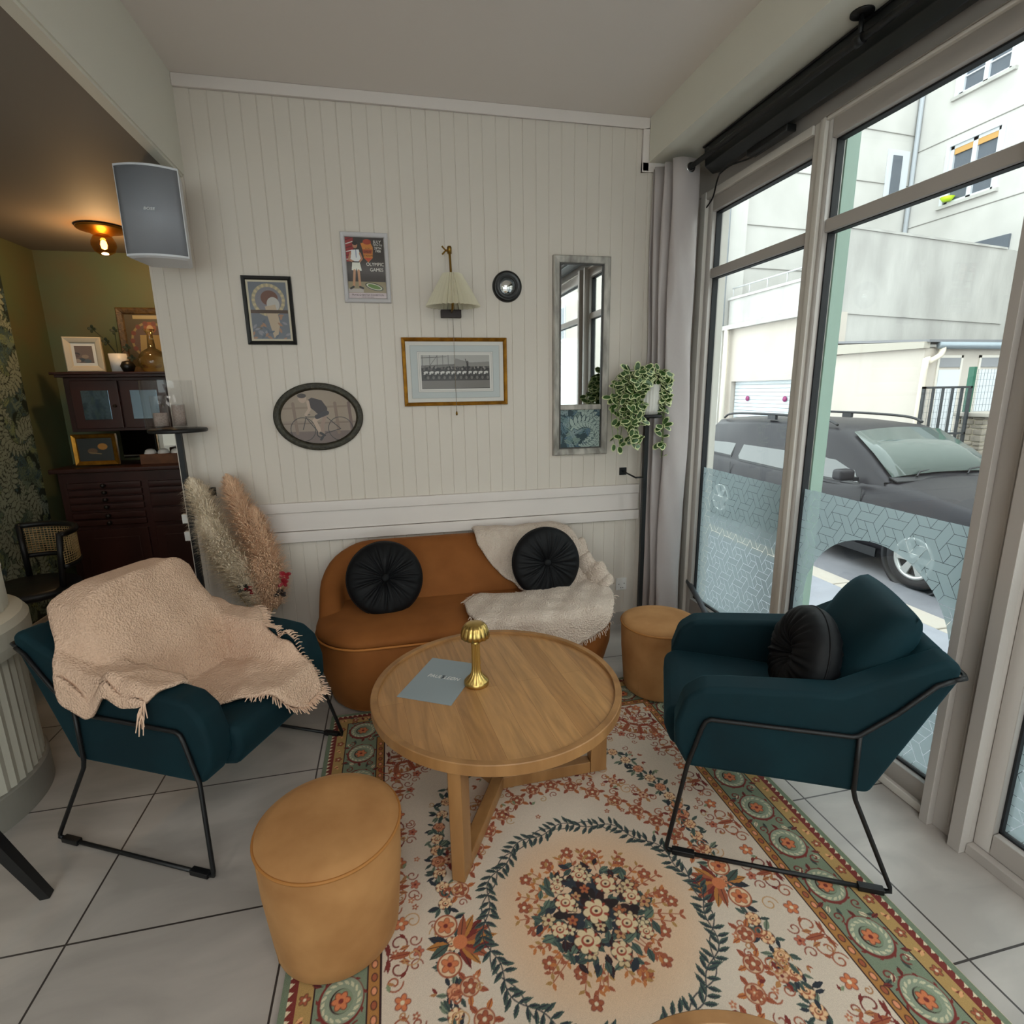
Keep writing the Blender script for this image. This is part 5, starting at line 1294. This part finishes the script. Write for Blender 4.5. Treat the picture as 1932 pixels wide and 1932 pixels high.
# ---- pleated wall lamp
T = thing('wall_lamp', 'wall lamp with cream pleated shade, brass arm and dark wooden box', 'lamp', (.345, D, 1.862))
MB().box((-.055, -.035, .022), (.052, 0, .062)).build('wall_box', MT['brown'], T, bevel=.002, seg=1)
arm = MB().tube([(.0, -.03, .05), (.0, -.09, .06), (.0, -.10, .09), (-.002, -.10, .20), (-.003, -.075, .33), (-.003, -.07, .345)], .0062, 10)
arm.build('arm', MT['oldbrass'], T)
MB().lathe([(0, -.0), (.011, 0), (.012, .03), (.009, .036), (0, .036)], (-.003, -.07, .328), 12).build('joint', MT['oldbrass'], T)
k = MB().tube([(-.01, -.07, .343), (-.022, -.07, .343)], .0055, 10)
for s in (-1, 1): k.tube([(-.022, -.07, .343), (-.037, -.07, .343+s*.016)], [.0035, .0045], 8); k.lathe([(0, -.006), (.006, 0), (0, .006)], (-.038, -.07, .343+s*.017), 10)
k.build('wing_screw', MT['oldbrass'], T)
b = MB(); rows = []; NP = 84
for i in range(NP*2):
    a = 2*PI*i/(NP*2); z_ = 1 if i % 2 else 0
    if 'b' and False: pass
    row = []
    for t in (0, .5, 1):
        r0 = .046+(.128-.046)*t; rr = r0+(.0015+.006*t)*(1 if z_ else -1)
        row.append((rr*math.cos(a), rr*math.sin(a)*.9-.115, .222-.157*t))
    rows.append(row)
# coarser pleats: 36 folds
rows = []
for i in range(64):
    a = 2*PI*i/64; row = []
    for t in (0, .33, .66, 1):
        rr = .046+.082*t+(.004+.010*t)*(1 if i % 2 else -1); row.append((rr*math.cos(a), rr*math.sin(a)*.88-.118, .222-.157*t))
    rows.append(row)
b.grid(rows, cu=True, smooth=False); b.build('shade', mat('cream_pleated_shade', '#d6cfb8', .8), T, solid=.0012)
MB().tube([(.008, -.02, .024), (.009, -.022, -.47)], .0012, 6).build('pull_cord', mat('cord', '#8f8474', .7), T)
MB().lathe([(0, .0), (.005, .003), (.006, .012), (.003, .022), (0, .024)], (.009, -.022, -.493), 10).build('cord_knob', MT['oldbrass'], T)
# ---- outlet
T = thing('wall_socket', 'white double wall socket low on the panelling beside the curtain', 'socket', (1.37, D, .279))
MB().box((-.036, -.012, -.04), (.036, 0, .04)).build('plate', MT['white'], T, bevel=.003)
MB().cyl((-.017, -.012, .0), .003, .001, 8, axis='y').cyl((.019, -.012, .004), .003, .001, 8, axis='y').cyl((-.004, -.012, -.024), .0025, .001, 8, axis='y').cyl((.01, -.012, -.024), .0025, .001, 8, axis='y').build('screw_holes', MT['gasket'], T)
# ---- speaker
T = thing('loudspeaker', 'grey grille wall loudspeaker mounted high at the left edge of panelling', 'loudspeaker', (-.925, 2.80, 2.072), math.radians(4))
def dsec(e, z, fy=-.075, k=.035):
    p = []
    for i in range(13):
        u = -1+i/6; p.append((u*(.117-e), fy-(1-u*u)*k+e, z))
    return p+[(.088-e, .10, z), (-.088+e, .10, z)]
b = MB(); rows = [dsec(.012, -.006), dsec(0, .0), dsec(0, .345), dsec(.012, .351)]; n = len(rows[0])
b.grid([[r_[i] for r_ in rows] for i in range(n)], cu=True, flip=True, smooth=False); b.f += [tuple(i*4 for i in range(n)), tuple(i*4+3 for i in range(n))[::-1]]; b.m += [0]*2; b.sm += [False]*2
b.build('cabinet', mat('white_speaker_shell', '#d5d7dc', .4), T, fix=True)
g = MB(); f1 = [p for p in dsec(.004, .008, -.079)[:13]]; rows = [[(p[0], p[1]-.001, z) for z in (.008, .337)] for p in f1]
g.grid(rows, flip=True); g.build('grille', MT['grill'], T, solid=.003)
text('lettering', 'BOSE', .014, Matrix.Translation((-.019, -.1165, .172)) @ Matrix.Rotation(PI/2, 4, 'X'), mat('speaker_badge', '#e6e8ea', .3, .5), T, shear=.2, ext=.0006, sx=1.25, bold=.0002)
MB().box((-.04, .10, .12), (.04, .265, .26)).build('bracket', MT['white'], T)
# ---- pole stands
def stand(name, label, c, R_, H, brx):
    T = thing(name, label, 'stand', (c[0], c[1], 0)); MB().lathe([(0, H-.018), (R_-.004, H-.018), (R_, H-.014), (R_, H-.004), (R_-.004, H), (0, H)], seg=48).build('top', MT['black'], T)
    MB().box((-.012, -.012, .006), (.012, .012, H-.018)).build('pole', MT['black'], T); MB().lathe([(0, 0), (.1, 0), (.1, .006), (0, .006)], seg=32).build('foot', MT['black'], T)
    b = MB().box((brx-.022, D-c[1]-.008, .985), (brx+.022, D-c[1], 1.03)).tube([(brx, D-c[1]-.008, 1.007), (brx, .0, .995), (0, 0, .995)], .005); b.build('wall_bracket', MT['black'], T); return T
stand('plant_stand', 'tall slim black pole stand by the curtain holding the trailing plant', (1.416, 2.88), .086, 1.355, -.055)
stand('pole_stand', 'tall slim black pole stand at the left edge of panelling under glass vase', (-1.022, 2.95), .128, 1.345, .075)
# glass cylinder with candles
T = thing('glass_hurricane', 'large clear glass cylinder on the left black pole stand', 'vase', (-1.045, 2.945, 1.3455))
MB().lathe([(0, .001), (.104, .001), (.108, .006), (.110, .228)], seg=56).build('cylinder', MT['clear'], T)
for label, x, y, r_, hc, ht, tall in (('short candle in clear glass tumbler inside the large cylinder, left one', -.032, -.03, .034, .066, .145, 1), ('tall ribbed glass candle holder inside the large cylinder, right one', .042, -.01, .030, .10, .105, 0)):
    o = thing('candle_holder', label, 'candle', (-1.045+x, 2.945+y, 1.356)); MB().lathe([(0, 0), (r_, 0), (r_, ht)], seg=32).build('glass', MT['clear'], o)
    MB().lathe([(0, .004), (r_-.004, .004), (r_-.004, hc), (0, hc)], seg=24).build('candle', mat('speckled_wax', '#b3a39a', .7, var=(160, '#8d7c74', .8)), o)
# ---- trailing plant
T = thing('potted_plant', 'trailing variegated plant in ribbed white pot on the black plant stand', 'plant', (1.416, 2.88, 1.3555))
b = MB(); rows = []
for k in range(96):
    a = 2*PI*k/96; e = .0012*(1 if k % 4 < 2 else -1); rows.append([(0, 0, .001), ((.058+e)*math.cos(a), (.058+e)*math.sin(a), .001), ((.066+e)*math.cos(a), (.066+e)*math.sin(a), .03), ((.073+e)*math.cos(a), (.073+e)*math.sin(a), .165), ((.068)*math.cos(a), .068*math.sin(a), .165), ((.066)*math.cos(a), .066*math.sin(a), .14), (0, 0, .14)])
b.grid(rows, cu=True); b.build('pot', mat('ribbed_white_pot', '#d2cfc8', .6), T)
def leafmesh(b, p, d, up, L, w_):
    d = Vector(d).normalized(); s = d.cross(Vector(up)); s = s.normalized() if s.length > 1e-4 else Vector((1, 0, 0)); n = s.cross(d); p = Vector(p)
    def ring(k, z): return [p+d*(L*(.5-.5*math.cos(PI*t)))*1+s*(w_*k*math.sin(PI*t)**.8*sg)+n*(z-.18*L*t*t) for t, sg in ((.0, 1), (.25, 1), (.5, 1), (.75, 1), (1, 1), (.75, -1), (.5, -1), (.25, -1))]
    o = ring(1, 0); cpt = p+d*L*.5+n*.0005; i = [cpt+(q-cpt)*.78+n*.0012 for q in o]
    b.add(o+i, [(k, (k+1) % 8, 8+(k+1) % 8, 8+k) for k in range(8)], 1); b.add(i, [tuple(range(8))], 0)
r = random.Random(21); lf = MB(); sm_ = MB()
vines = []
for k in range(34):
    a = r.choice([r.uniform(2.5, 4.2)]*4+[r.uniform(-.5, .5)]); out = r.uniform(.03, .15); 
    lenv = r.uniform(.06, .30) if math.cos(a) < 0 else r.uniform(.02, .14)
    vines.append((a, out, lenv))
vines += [(-.35, .085, .36), (-.5, .08, .33), (-.2, .09, .30), (3.5, .15, .30), (3.3, .16, .33), (3.9, .13, .26)]
for a, out, dn in vines:
    ca, sa = math.cos(a), math.sin(a)
    if sa > .15: sa = .15
    h0 = r.uniform(.16, .24)
    pts = spline([(0, 0, .14), (ca*.03, sa*.03, h0), (ca*(.05+out*.6), sa*(.05+out*.5), h0+.01), (ca*(.06+out), sa*(.05+out*.6), h0-.06), (ca*(.065+out), sa*(.055+out*.6), h0-.06-dn*.6), (ca*(.06+out)+r.uniform(-.02, .02), sa*(.055+out*.6), h0-.06-dn)], 5)
    pts = [Vector((min(p.x, .082), min(p.y, .10 if p.x < .03 else -.035 if p.z < .19 else .1), p.z)) for p in pts]; sm_.tube(pts, .0014, 5)
    for i in range(3, len(pts), 2):
        for sg in (-1, 1):
            if r.random() < .38: continue
            d = Vector((r.uniform(-1, 1), r.uniform(-1.1, .25), r.uniform(-.6, .7))); L = r.uniform(.042, .062)
            if pts[i].y+d.normalized().y*L > .12: d.y = -abs(d.y)
            leafmesh(lf, pts[i], d, (r.uniform(-.4, .4), -1, .8), L, L*.29)
lf.build('foliage', [MT['leafg'], MT['leafc']], T); sm_.build('stems', mat('plant_stem', '#6f8a45', .6), T)
# ---- pampas bouquet
T = thing('pampas_bouquet', 'tall bouquet of dried beige pampas grass and red flowers behind left armchair', 'dried flowers', (-.73, 2.86, 0))
MB().lathe([(0, 0), (.05, 0), (.075, .06), (.08, .16), (.05, .27), (.03, .33), (.035, .36), (.028, .36), (.024, .33), (.0, .3)], seg=32).build('vase', mat('dark_ceramic_vase', '#3d3a38', .4), T)
def plume(name, base, tip, bend, wmax, m_, n, seed):
    r = random.Random(seed); b = MB(); base, tip = Vector(base), Vector(tip); mid = (base+tip)/2+Vector(bend); ax = spline([base, (base*2+mid)/3, mid, (mid+tip*2)/3, tip], 8); N = len(ax)
    def P_(t): i = min(int(t*(N-1)), N-2); f = t*(N-1)-i; return ax[i].lerp(ax[i+1], f), (ax[i+1]-ax[i]).normalized()
    for _ in range(n):
        t = r.random()**.9; p, d = P_(t); a = r.uniform(0, 6.28); s = d.orthogonal().normalized(); q = (s*math.cos(a)+d.cross(s)*math.sin(a))
        wv = wmax*(math.sin(PI*min(1, .12+t*.88))**.7)*r.uniform(.25, 1.25)
        L = r.uniform(.045, .10); p1 = p+q*wv*.55+d*L*.5; p2 = p+q*wv+d*L*.9+Vector((0, 0, -.012)); p3 = p2+q*.012+d*.012+Vector((r.uniform(-.01, .01), r.uniform(-.01, .01), -.012-.01*r.random()))
        side = d.cross(q)*r.uniform(.0010, .0022); b.add([p-side, p+side, p1+side, p1-side, p2+side*.9, p2-side*.9, p3], [(0, 1, 2, 3), (3, 2, 4, 5), (5, 4, 6)])
    o = b.build(name, m_, T); MB().tube(ax, .0022, 6).build('stem', mat('straw_stem', '#a98c4a', .6), o); return o
plume('plume', (.03, .02, .50), (-.235, .05, 1.04), (-.05, 0, .02), .095, MT['pampas'], 9000, 1)
plume('plume', (.06, .0, .50), (-.075, .06, 1.045), (.005, 0, .02), .085, MT['pampas2'], 9000, 2)
plume('plume', (.03, .0, .42), (-.19, .0, .86), (-.04, 0, 0), .085, MT['pampas'], 6000, 3)
plume('plume', (.08, -.01, .40), (.03, .03, .88), (.02, 0, 0), .075, MT['pampas2'], 6000, 4)
plume('plume', (.05, -.01, .38), (.02, -.02, .62), (0, 0, 0), .06, MT['pampas2'], 2000, 5)
b = MB()
for x0, y0, x1, y1 in ((.01, -.02, -.02, .55), (.02, 0, .07, .55), (.0, 0, .14, .56), (-.01, 0, -.09, .52)): b.tube(spline([(x0, 0, .3), ((x0+x1)/2, -.01, .42), (x1, -.03, y1)], 5), .002, 6)
b.build('stem', mat('straw_stems', '#a98c4a', .6), T)
r = random.Random(3)
for k, (x, z, m_) in enumerate(((.15, .60, MT['red']), (.135, .56, MT['red']), (.115, .50, mat('dark_dried_flower', '#241a18', .7)), (-.03, .53, MT['red']), (-.055, .545, mat('dark_dried_leaf', '#1f2018', .7)))):
    b = MB()
    for j in range(7): leafmesh(b, (x, -.05, z), (r.uniform(-1, 1), -.4, r.uniform(-.3, 1)), (0, -1, .3), .032, .009)
    b.build('flower', [m_, m_], T)
# ================================================================ CURTAIN AND ROD
T = thing('curtain', 'grey satin curtain gathered in the corner beside the window', 'curtain', (1.57, 2.95, 0))
pp = [(1.475, 3.045), (1.53, 3.05), (1.60, 3.03), (1.50, 3.015), (1.49, 3.0), (1.60, 2.985), (1.66, 2.97), (1.56, 2.955), (1.495, 2.945), (1.50, 2.93), (1.60, 2.925), (1.655, 2.91), (1.60, 2.895), (1.53, 2.893), (1.515, 2.885), (1.54, 2.868), (1.585, 2.862), (1.635, 2.868), (1.665, 2.885), (1.668, 2.91)]
cu_ = spline([(x, y, 0) for x, y in pp], 6); b = MB(); rows = []
for i, p in enumerate(cu_):
    row = []
    for k in range(25):
        z = .01+2.655*k/24; f = 1+.05*math.sin(z*2.2+i*.1); row.append((1.57+(p.x-1.57)*f+.006*math.sin(z*5+i*.25)+.015*(1-z/2.7), p.y+.004*math.sin(z*9+i*.4), z))
    rows.append(row)
b.grid(rows); b.xf(P(T)).build('fabric', MT['curtain'], T, solid=.003)
g = MB().tube([(1.60+.022*math.cos(a*PI/12), 2.858, 2.618+.022*math.sin(a*PI/12)) for a in range(24)], .004, 8, closed=True); g.xf(P(T)).build('grommet', MT['chrome'], T)
T = thing('curtain_rod', 'long black curtain rod hung under the soffit along the window', 'curtain rod', (1.6, 1.4, 2.62))
MB().tube([(0, -3.2, 0), (0, 1.62, 0)], .0125, 12).build('rod', MT['black'], T)
MB().lathe([(0, 0), (.017, 0), (.017, .03), (0, .03)], (0, 1.47, -.0), 16, axis='y').build('ring', MT['black'], T)
for y in (.42, -1.6):
    MB().lathe([(0, .074), (.036, .074), (.036, .08), (0, .08)], (0, y-.02, 0), 24).tube([(0, y-.02, .076), (0, y-.02, .0)], .008, 10).build('ceiling_bracket', MT['black'], T); MB().tube([(0, y-.035, 0), (0, y-.005, 0)], .018, 14).build('clamp', MT['black'], T)
T = thing('strip_heater', 'long black radiant strip heater fixed under the soffit above the window', 'heater', (1.69, 1.3, 2.63))
MB().prism([(-.055, -2.6, .067), (.055, -2.6, .067), (.055, -2.6, -.045), (.0, -2.6, -.06), (-.045, -2.6, -.03)], (0, 4.10, 0)).build('casing', MT['black2'], T, bevel=.004, seg=1)
MB().box((-.062, -2.6, .055), (-.052, 1.5, .062)).build('top_rail', MT['black'], T)
MB().box((.0, .95, -.085), (.05, 1.22, -.055)).build('junction_box', MT['black'], T, bevel=.006)
MB().tube(spline([(.02, 1.0, -.075), (.03, 1.2, -.085), (.01, 1.35, -.07), (-.0, 1.42, -.08), (.02, 1.47, -.075), (.04, 1.52, -.09), (.06, 1.58, -.14), (.07, 1.66, -.17)], 6), .004, 8).build('cable', MT['black'], T)
T = thing('grab_rail', 'dark grey tubular rail running low across the corner window', 'rail', (1.75, 2.9, .2))
MB().tube([(.03, .06, .10), (0, -.15, .03), (-.03, -.35, -.05)], .016, 12).build('tube', mat('dark_grey_tube', '#6c7076', .4, .3), T); MB().box((.0, -.16, -.2), (.02, -.13, .02)).build('support', MT['frame'], T)

# ================================================================ ALCOVE
T = thing('ceiling_lamp', 'round brass ceiling lamp with glowing amber glass globe in the alcove', 'lamp', (-1.64, 4.0, ZL))
MB().lathe([(0, -.03), (.05, -.045), (.07, -.032), (.125, -.018), (.13, -.012), (.13, -.006), (.0, -.004)], seg=48).build('plate', MT['oldbrass'], T)
MB().lathe([(.025, -.042), (.05, -.055), (.064, -.083), (.066, -.105), (.053, -.138), (.025, -.157), (0, -.16)], seg=40).build('globe', MT['amber'], T)
MB().lathe([(0, -.07), (.014, -.08), (.018, -.10), (.014, -.12), (0, -.128)], seg=20).build('bulb', mat('lit_bulb', '#ffd9a0', .4, emis=('#ffb860', 14)), T)
l = bpy.data.lights.new('bulb_light', 'POINT'); l.energy = 7; l.color = (1, .62, .28); l.shadow_soft_size = .04; lo = bpy.data.objects.new('bulb_light', l); COL.objects.link(lo); lo.location = (-1.64, 4.0, ZL-.19)
# lower cabinet with drawers
T = thing('drawer_cabinet', 'dark mahogany cabinet with shallow drawers and doors standing in the alcove', 'cabinet', (-1.65, 4.38, 0)); dw = MT['darkwood']
X0, X1, Yf = -.585, .53, -.20
MB().box((X0, Yf+.02, .06), (X1, .24, 1.0)).build('carcass', dw, T, bevel=.003, seg=1); MB().box((X0-.03, Yf-.02, 1.0), (X1+.03, .26, 1.03)).build('top', dw, T, bevel=.006, seg=2); MB().box((X0-.01, Yf, 0), (X1+.01, .24, .06)).build('plinth', dw, T)
kn = mat('black_knob', '#120d0b', .4)
def drawer(x0, x1, z0, z1, nm='drawer'):
    o = MB().box((x0, Yf, z0), (x1, Yf+.03, z1)).build(nm, dw, T, bevel=.004, seg=1); MB().lathe([(0, 0), (.012, 0), (.009, .012), (.015, .02), (.012, .028), (0, .03)], ((x0+x1)/2, Yf, (z0+z1)/2), 14, axis='y').build('knob', kn, o)
for k in range(6): drawer(X0+.05, X0+.50, .93-.05*k-.042-.012*(k > 3), .93-.05*k-.012*(k > 3))
for z0, z1 in ((.885, .925), (.84, .88), (.745, .832), (.63, .735)): drawer(X0+.545, X1-.05, z0, z1)
for x0, x1 in ((X0+.05, X0+.50), (X0+.545, X1-.05)):
    o = MB().box((x0, Yf, .09), (x1, Yf+.03, .60)).build('door', dw, T, bevel=.004, seg=1); MB().box((x0+.06, Yf-.004, .15), (x1-.06, Yf+.002, .54)).build('door_panel', dw, o, bevel=.003, seg=1)
# wall cabinet with mirrored doors
T = thing('wall_cabinet', 'dark wood wall cabinet with two mirror glazed doors above the drawer cabinet', 'cabinet', (-1.65, 4.45, 1.27))
X0, X1, Yf = -.48, .53, -.20
MB().box((X0, Yf+.02, 0), (X1, .2, .36)).build('carcass', dw, T, bevel=.003, seg=1); MB().box((X0-.03, Yf-.015, .36), (X1+.03, .2, .39)).box((X0-.05, Yf-.03, .378), (X1+.03, .2, .395)).build('cornice', dw, T, bevel=.003, seg=1)
cg = mat('blue_grey_pane', '#7d93a5', .06, .9)
for x0, x1 in ((X0+.04, X0+.325), (X0+.335, X0+.62), (X0+.63, X0+.95)):
    o = MB().box((x0, Yf, .02), (x1, Yf+.02, .34)).build('door', dw, T, bevel=.004, seg=1); MB().box((x0+.06, Yf-.004, .08), (x1-.06, Yf+.002, .275)).build('mirror_pane', cg, o, bevel=.002, seg=1); MB().cyl((x1-.03, Yf, .17), .01, .02, 12, axis='y').build('knob', kn, o)
# things on the wall cabinet
zt = 1.27+.396
T = thing('small_framed_picture', 'small white framed picture standing left on the wall cabinet', 'picture', (-1.995, 4.32, zt+.115), math.radians(8)); frame_rect(T, .215, .225, .04, .03, mat('cream_frame', '#c9c0ac', .5)); MB().box((-.07, -.012, -.075), (.07, -.010, .075)).build('mount', MT['paper'], T)
c = Canvas(.10, .11, .002, '#6b5b52'); [c.ell(random.uniform(-.05, .05), random.uniform(-.05, .05), .02, .012, q) for q in ('#39424a', '#4c5a60', '#8c7a68', '#2c2c30', '#5a4a44', '#a08f80')]; c.mesh('print', MT['print'], facing_cam_wall(0, -.013, 0), T)
MB().box((-.10, -.0, -.11), (.10, .02, .11)).build('backing', MT['brown'], T)
T = thing('small_plant', 'small sparse plant in white pot on the wall cabinet', 'plant', (-1.80, 4.33, zt)); MB().lathe([(0, 0), (.05, 0), (.058, .12), (.052, .12), (.046, .01), (0, .01)], seg=32).build('pot', MT['white'], T)
b = MB(); s_m = MB(); dgp = mat('dark_plant_leaf', '#1d2a1a', .6)
for x, z in ((.01, .27), (-.12, .28), (.09, .09), (-.05, .2), (.07, .16)): s_m.tube(spline([(0, 0, .1), (x*.5, -.01, .1+(z-.1)*.6), (x, -.02, z)], 4), .0025, 6); [leafmesh(b, (x, -.02, z), (math.cos(q), -.4, math.sin(q)), (0, -1, .2), .028, .010) for q in (0, 1.5, 3, 4.5)]
b.build('leaves', [dgp, dgp], T); s_m.build('stems', dgp, T)
T = thing('black_ornament', 'small dark round ornament beside the white pot on the wall cabinet', 'ornament', (-1.72, 4.25, zt)); MB().lathe([(0, 0), (.03, 0), (.045, .035), (.03, .065), (0, .072)], seg=24).build('body', kn, T)
T = thing('ornate_print', 'dark framed ornamental poster leaning behind the wall cabinet top', 'picture', (-1.66, 4.56, zt+.225)); frame_rect(T, .40, .45, .045, .03, mat('carved_brown_frame', '#3a2a16', .5, bump=(60, .8, .006), var=(30, '#6e5528', .7)))
c = Canvas(.32, .37, .002, '#4f4630'); c.ell(.0, -.0, .13, .13, '#8c7a4e'); c.ell(0, 0, .115, .115, '#5d4a40'); c.ell(0, .09, .04, .04, '#8a4e30'); c.ell(0, .08, .022, .028, '#b89a70'); c.poly([(-.07, .04), (.07, .04), (.09, -.18), (-.09, -.18)], '#9a8452'); c.rect(-.1, .15, .1, .175, '#a39468')
for k in range(14): a = k*PI/7; c.ell(.122*math.cos(a), .122*math.sin(a), .016, .016, '#6e3f34')
c.mesh('print', MT['print'], facing_cam_wall(0, -.012, 0), T)
T = thing('glass_decanter', 'round bodied clear glass decanter in front of the ornamental poster', 'decanter', (-1.60, 4.36, zt)); MB().lathe([(0, 0), (.06, .0), (.09, .04), (.095, .08), (.07, .13), (.025, .16), (.018, .25), (.035, .285)], seg=40).build('bottle', mat('smoky_glass', '#b9a878', .08, spec=1, ), T)
bpy.data.materials['smoky_glass'].node_tree.nodes['Principled BSDF'].inputs['Transmission Weight'].default_value = .9
# things on the lower cabinet
T = thing('gilt_framed_painting', 'small gilt framed painting leaning on the drawer cabinet', 'picture', (-2.02, 4.30, 1.145)); frame_rect(T, .27, .215, .03, .025, MT['gold']); MB().box((-.13, 0, -.10), (.13, .02, .10)).build('backing', MT['brown'], T)
c = Canvas(.215, .16, .002, '#2f3230'); c.ell(.045, .02, .03, .022, '#b5792c'); c.ell(-.02, -.01, .03, .02, '#6a5038'); c.line([(-.04, -.02), (.03, -.03)], .006, '#8d7850'); c.mesh('painting', MT['print'], facing_cam_wall(0, -.012, 0), T)
MB().box((-.59+0, 0, 0), (-.58, .01, .01)) if False else None
T = thing('back_mirror', 'low mirrored back panel between the two dark cabinets', 'mirror', (-1.55, 4.63, 1.15)); MB().box((-.45, 0, -.10), (.45, .015, .11)).build('mirror_glass', MT['mirror'], T)
T = thing('wooden_tray', 'low wooden crate holding cups on the drawer cabinet', 'tray', (-1.45, 4.36, 1.03)); MB().box((-.30, -.09, 0), (.30, .09, .07)).build('crate', mat('crate_wood', '#6e4322', .6, var=(20, '#4a2a14', .7)), T, bevel=.003, seg=1)
base = thing('cup', 'white upturned cup on the wooden crate, leftmost of the row', 'cup', (-1.70, 4.33, 1.10), 0, 'upturned cups on the crate'); MB().lathe([(.036, 0), (.038, .004), (.030, .026), (.014, .034), (0, .034)], seg=24).build('bowl', MT['white'], base)
for k in range(1, 5): dup(base, (-1.70+.085*k, 4.33, 1.10), label='white upturned cup on the wooden crate, '+['second from the left', 'middle one of five', 'fourth from the left', 'rightmost of the row'][k-1])
# ---- round counter at left
T = thing('bar_counter', 'white fluted round ended bar counter at the left edge', 'counter', (-1.80, 2.12, 0)); cw = mat('fluted_white_paint', '#c9c6b8', .5)
def stad(R_, n=60, flute=0):
    p = []
    for k in range(n+1):
        a = -PI/2+PI*k/n; rr = R_+(flute*(1 if k % 2 else -1)); p.append((rr*math.cos(a), rr*math.sin(a)))
    return p+[(-1.6, R_), (-1.6, -R_)]
def ring(rows, nm, m_):
    b = MB(); n = len(rows[0][0]); b.grid([[(r_[0][i][0], r_[0][i][1], r_[1]) for r_ in rows] for i in range(n)], cu=True, smooth=False); b.f.append(tuple(i*len(rows)+len(rows)-1 for i in range(n))); b.m.append(0); b.sm.append(False); return b.build(nm, m_, T, fix=True)
ring([(stad(.40), 0), (stad(.40), .12), (stad(.395), .125)], 'plinth', mat('counter_plinth', '#8f8c84', .5)); ring([(stad(.385, 60, .003), .12), (stad(.385, 60, .003), .60)], 'fluted_body', cw)
ring([(stad(.39), .585), (stad(.42), .60), (stad(.43), .64), (stad(.43), .70), (stad(.415), .725), (stad(.38), .74)], 'moulding', cw); ring([(stad(.375, 60, .003), .73), (stad(.375, 60, .003), .88)], 'upper_body', cw); ring([(stad(.37), .88), (stad(.38), .885), (stad(.38), .895), (stad(.37), .90)], 'worktop', MT['white'])
# ---- cane chair in the alcove and stray table leg
T = thing('cane_chair', 'black wooden dining chair with woven cane back near the leafy wallpaper', 'chair', (-2.02, 3.36, 0), math.radians(-40)); kb = mat('black_wood', '#101214', .45)
MB().lathe([(0, .44), (.21, .44), (.225, .45), (.225, .475), (.20, .49), (0, .49)], seg=40).build('seat', kb, T)
for x, y in ((-.17, -.17), (.17, -.17), (-.19, .18), (.19, .18)): MB().tube([(x*1.1, y*1.1, 0), (x, y, .46)], [.014, .02], 8).build('leg', kb, T)
def arc(R_, z, a0, a1, n=20): return [(R_*math.cos(a0+(a1-a0)*k/n), R_*math.sin(a0+(a1-a0)*k/n)*.95, z) for k in range(n+1)]
MB().tube(arc(.25, .78, .35, PI-.35), .017, 8).tube(arc(.245, .60, .35, PI-.35), .014, 8).build('back_rail', kb, T)
for a in (.35, PI-.35): MB().tube([(.20*math.cos(a), .2*math.sin(a), .46), (.25*math.cos(a), .24*math.sin(a), .79)], .016, 8).build('back_post', kb, T)
cn = mat('woven_cane', '#b89c6c', .6); b = MB()
for k in range(34): a = .38+(PI-.76)*k/33; b.tube([(.247*math.cos(a), .247*math.sin(a)*.95, .605), (.25*math.cos(a), .25*math.sin(a)*.95, .775)], .0022, 4)
for k in range(12): b.tube(arc(.249, .615+.0135*k, .36, PI-.36), .0022, 4)
b.build('cane_panel', cn, T)
T = thing('bar_stool', 'black tapered wooden stool leg and seat cropped by the left edge', 'stool', (-1.47, 1.47, 0))
MB().lathe([(0, .70), (.17, .70), (.18, .71), (.18, .735), (.16, .745), (0, .745)], seg=32).build('seat', kb, T)
for x, y in ((.34, .18), (-.3, .2), (.2, -.3), (-.28, -.24)): MB().tube([(x, y, 0), (x*.42, y*.42, .70)], [.013, .022], 8, square=True).build('leg', kb, T)
# light switch plates on the panel edge
for z, lab in ((.84, 'upper white switch plate on the panelling edge behind the pole stand'), (.745, 'lower white switch plate on the panelling edge behind the pole stand')):
    tag(MB().box((WLX-.045, D+.02, z), (WLX-.012, D+.05, z+.05)).build('switch_plate', MT['white'], bevel=.003), lab, 'switch')
# frames of the added ceiling fill lights (behind the viewer)
for i, ((x, y, z), (sx_, sy_)) in enumerate(FILL_PANELS):
    T = thing('ceiling_panel_light', ['flat white ceiling light panel nearest above the viewer', 'flat white ceiling light panel at the rear of the room', 'flat white light panel in the low ceiling at left', 'small square light panel in the low ceiling by the counter'][i], 'lamp', (x, y, z))
    zc = (ZC if z > 2.6 else ZL)-z
    b = MB(); hx, hy = sx_/2+.03, sy_/2+.03
    b.box((-hx, -hy, zc-.035), (hx, -hy+.03, zc)).box((-hx, hy-.03, zc-.035), (hx, hy, zc)).box((-hx, -hy, zc-.035), (-hx+.03, hy, zc)).box((hx-.03, -hy, zc-.035), (hx, hy, zc)).box((-hx, -hy, zc-.004), (hx, hy, zc)); b.build('frame', MT['white'], T)
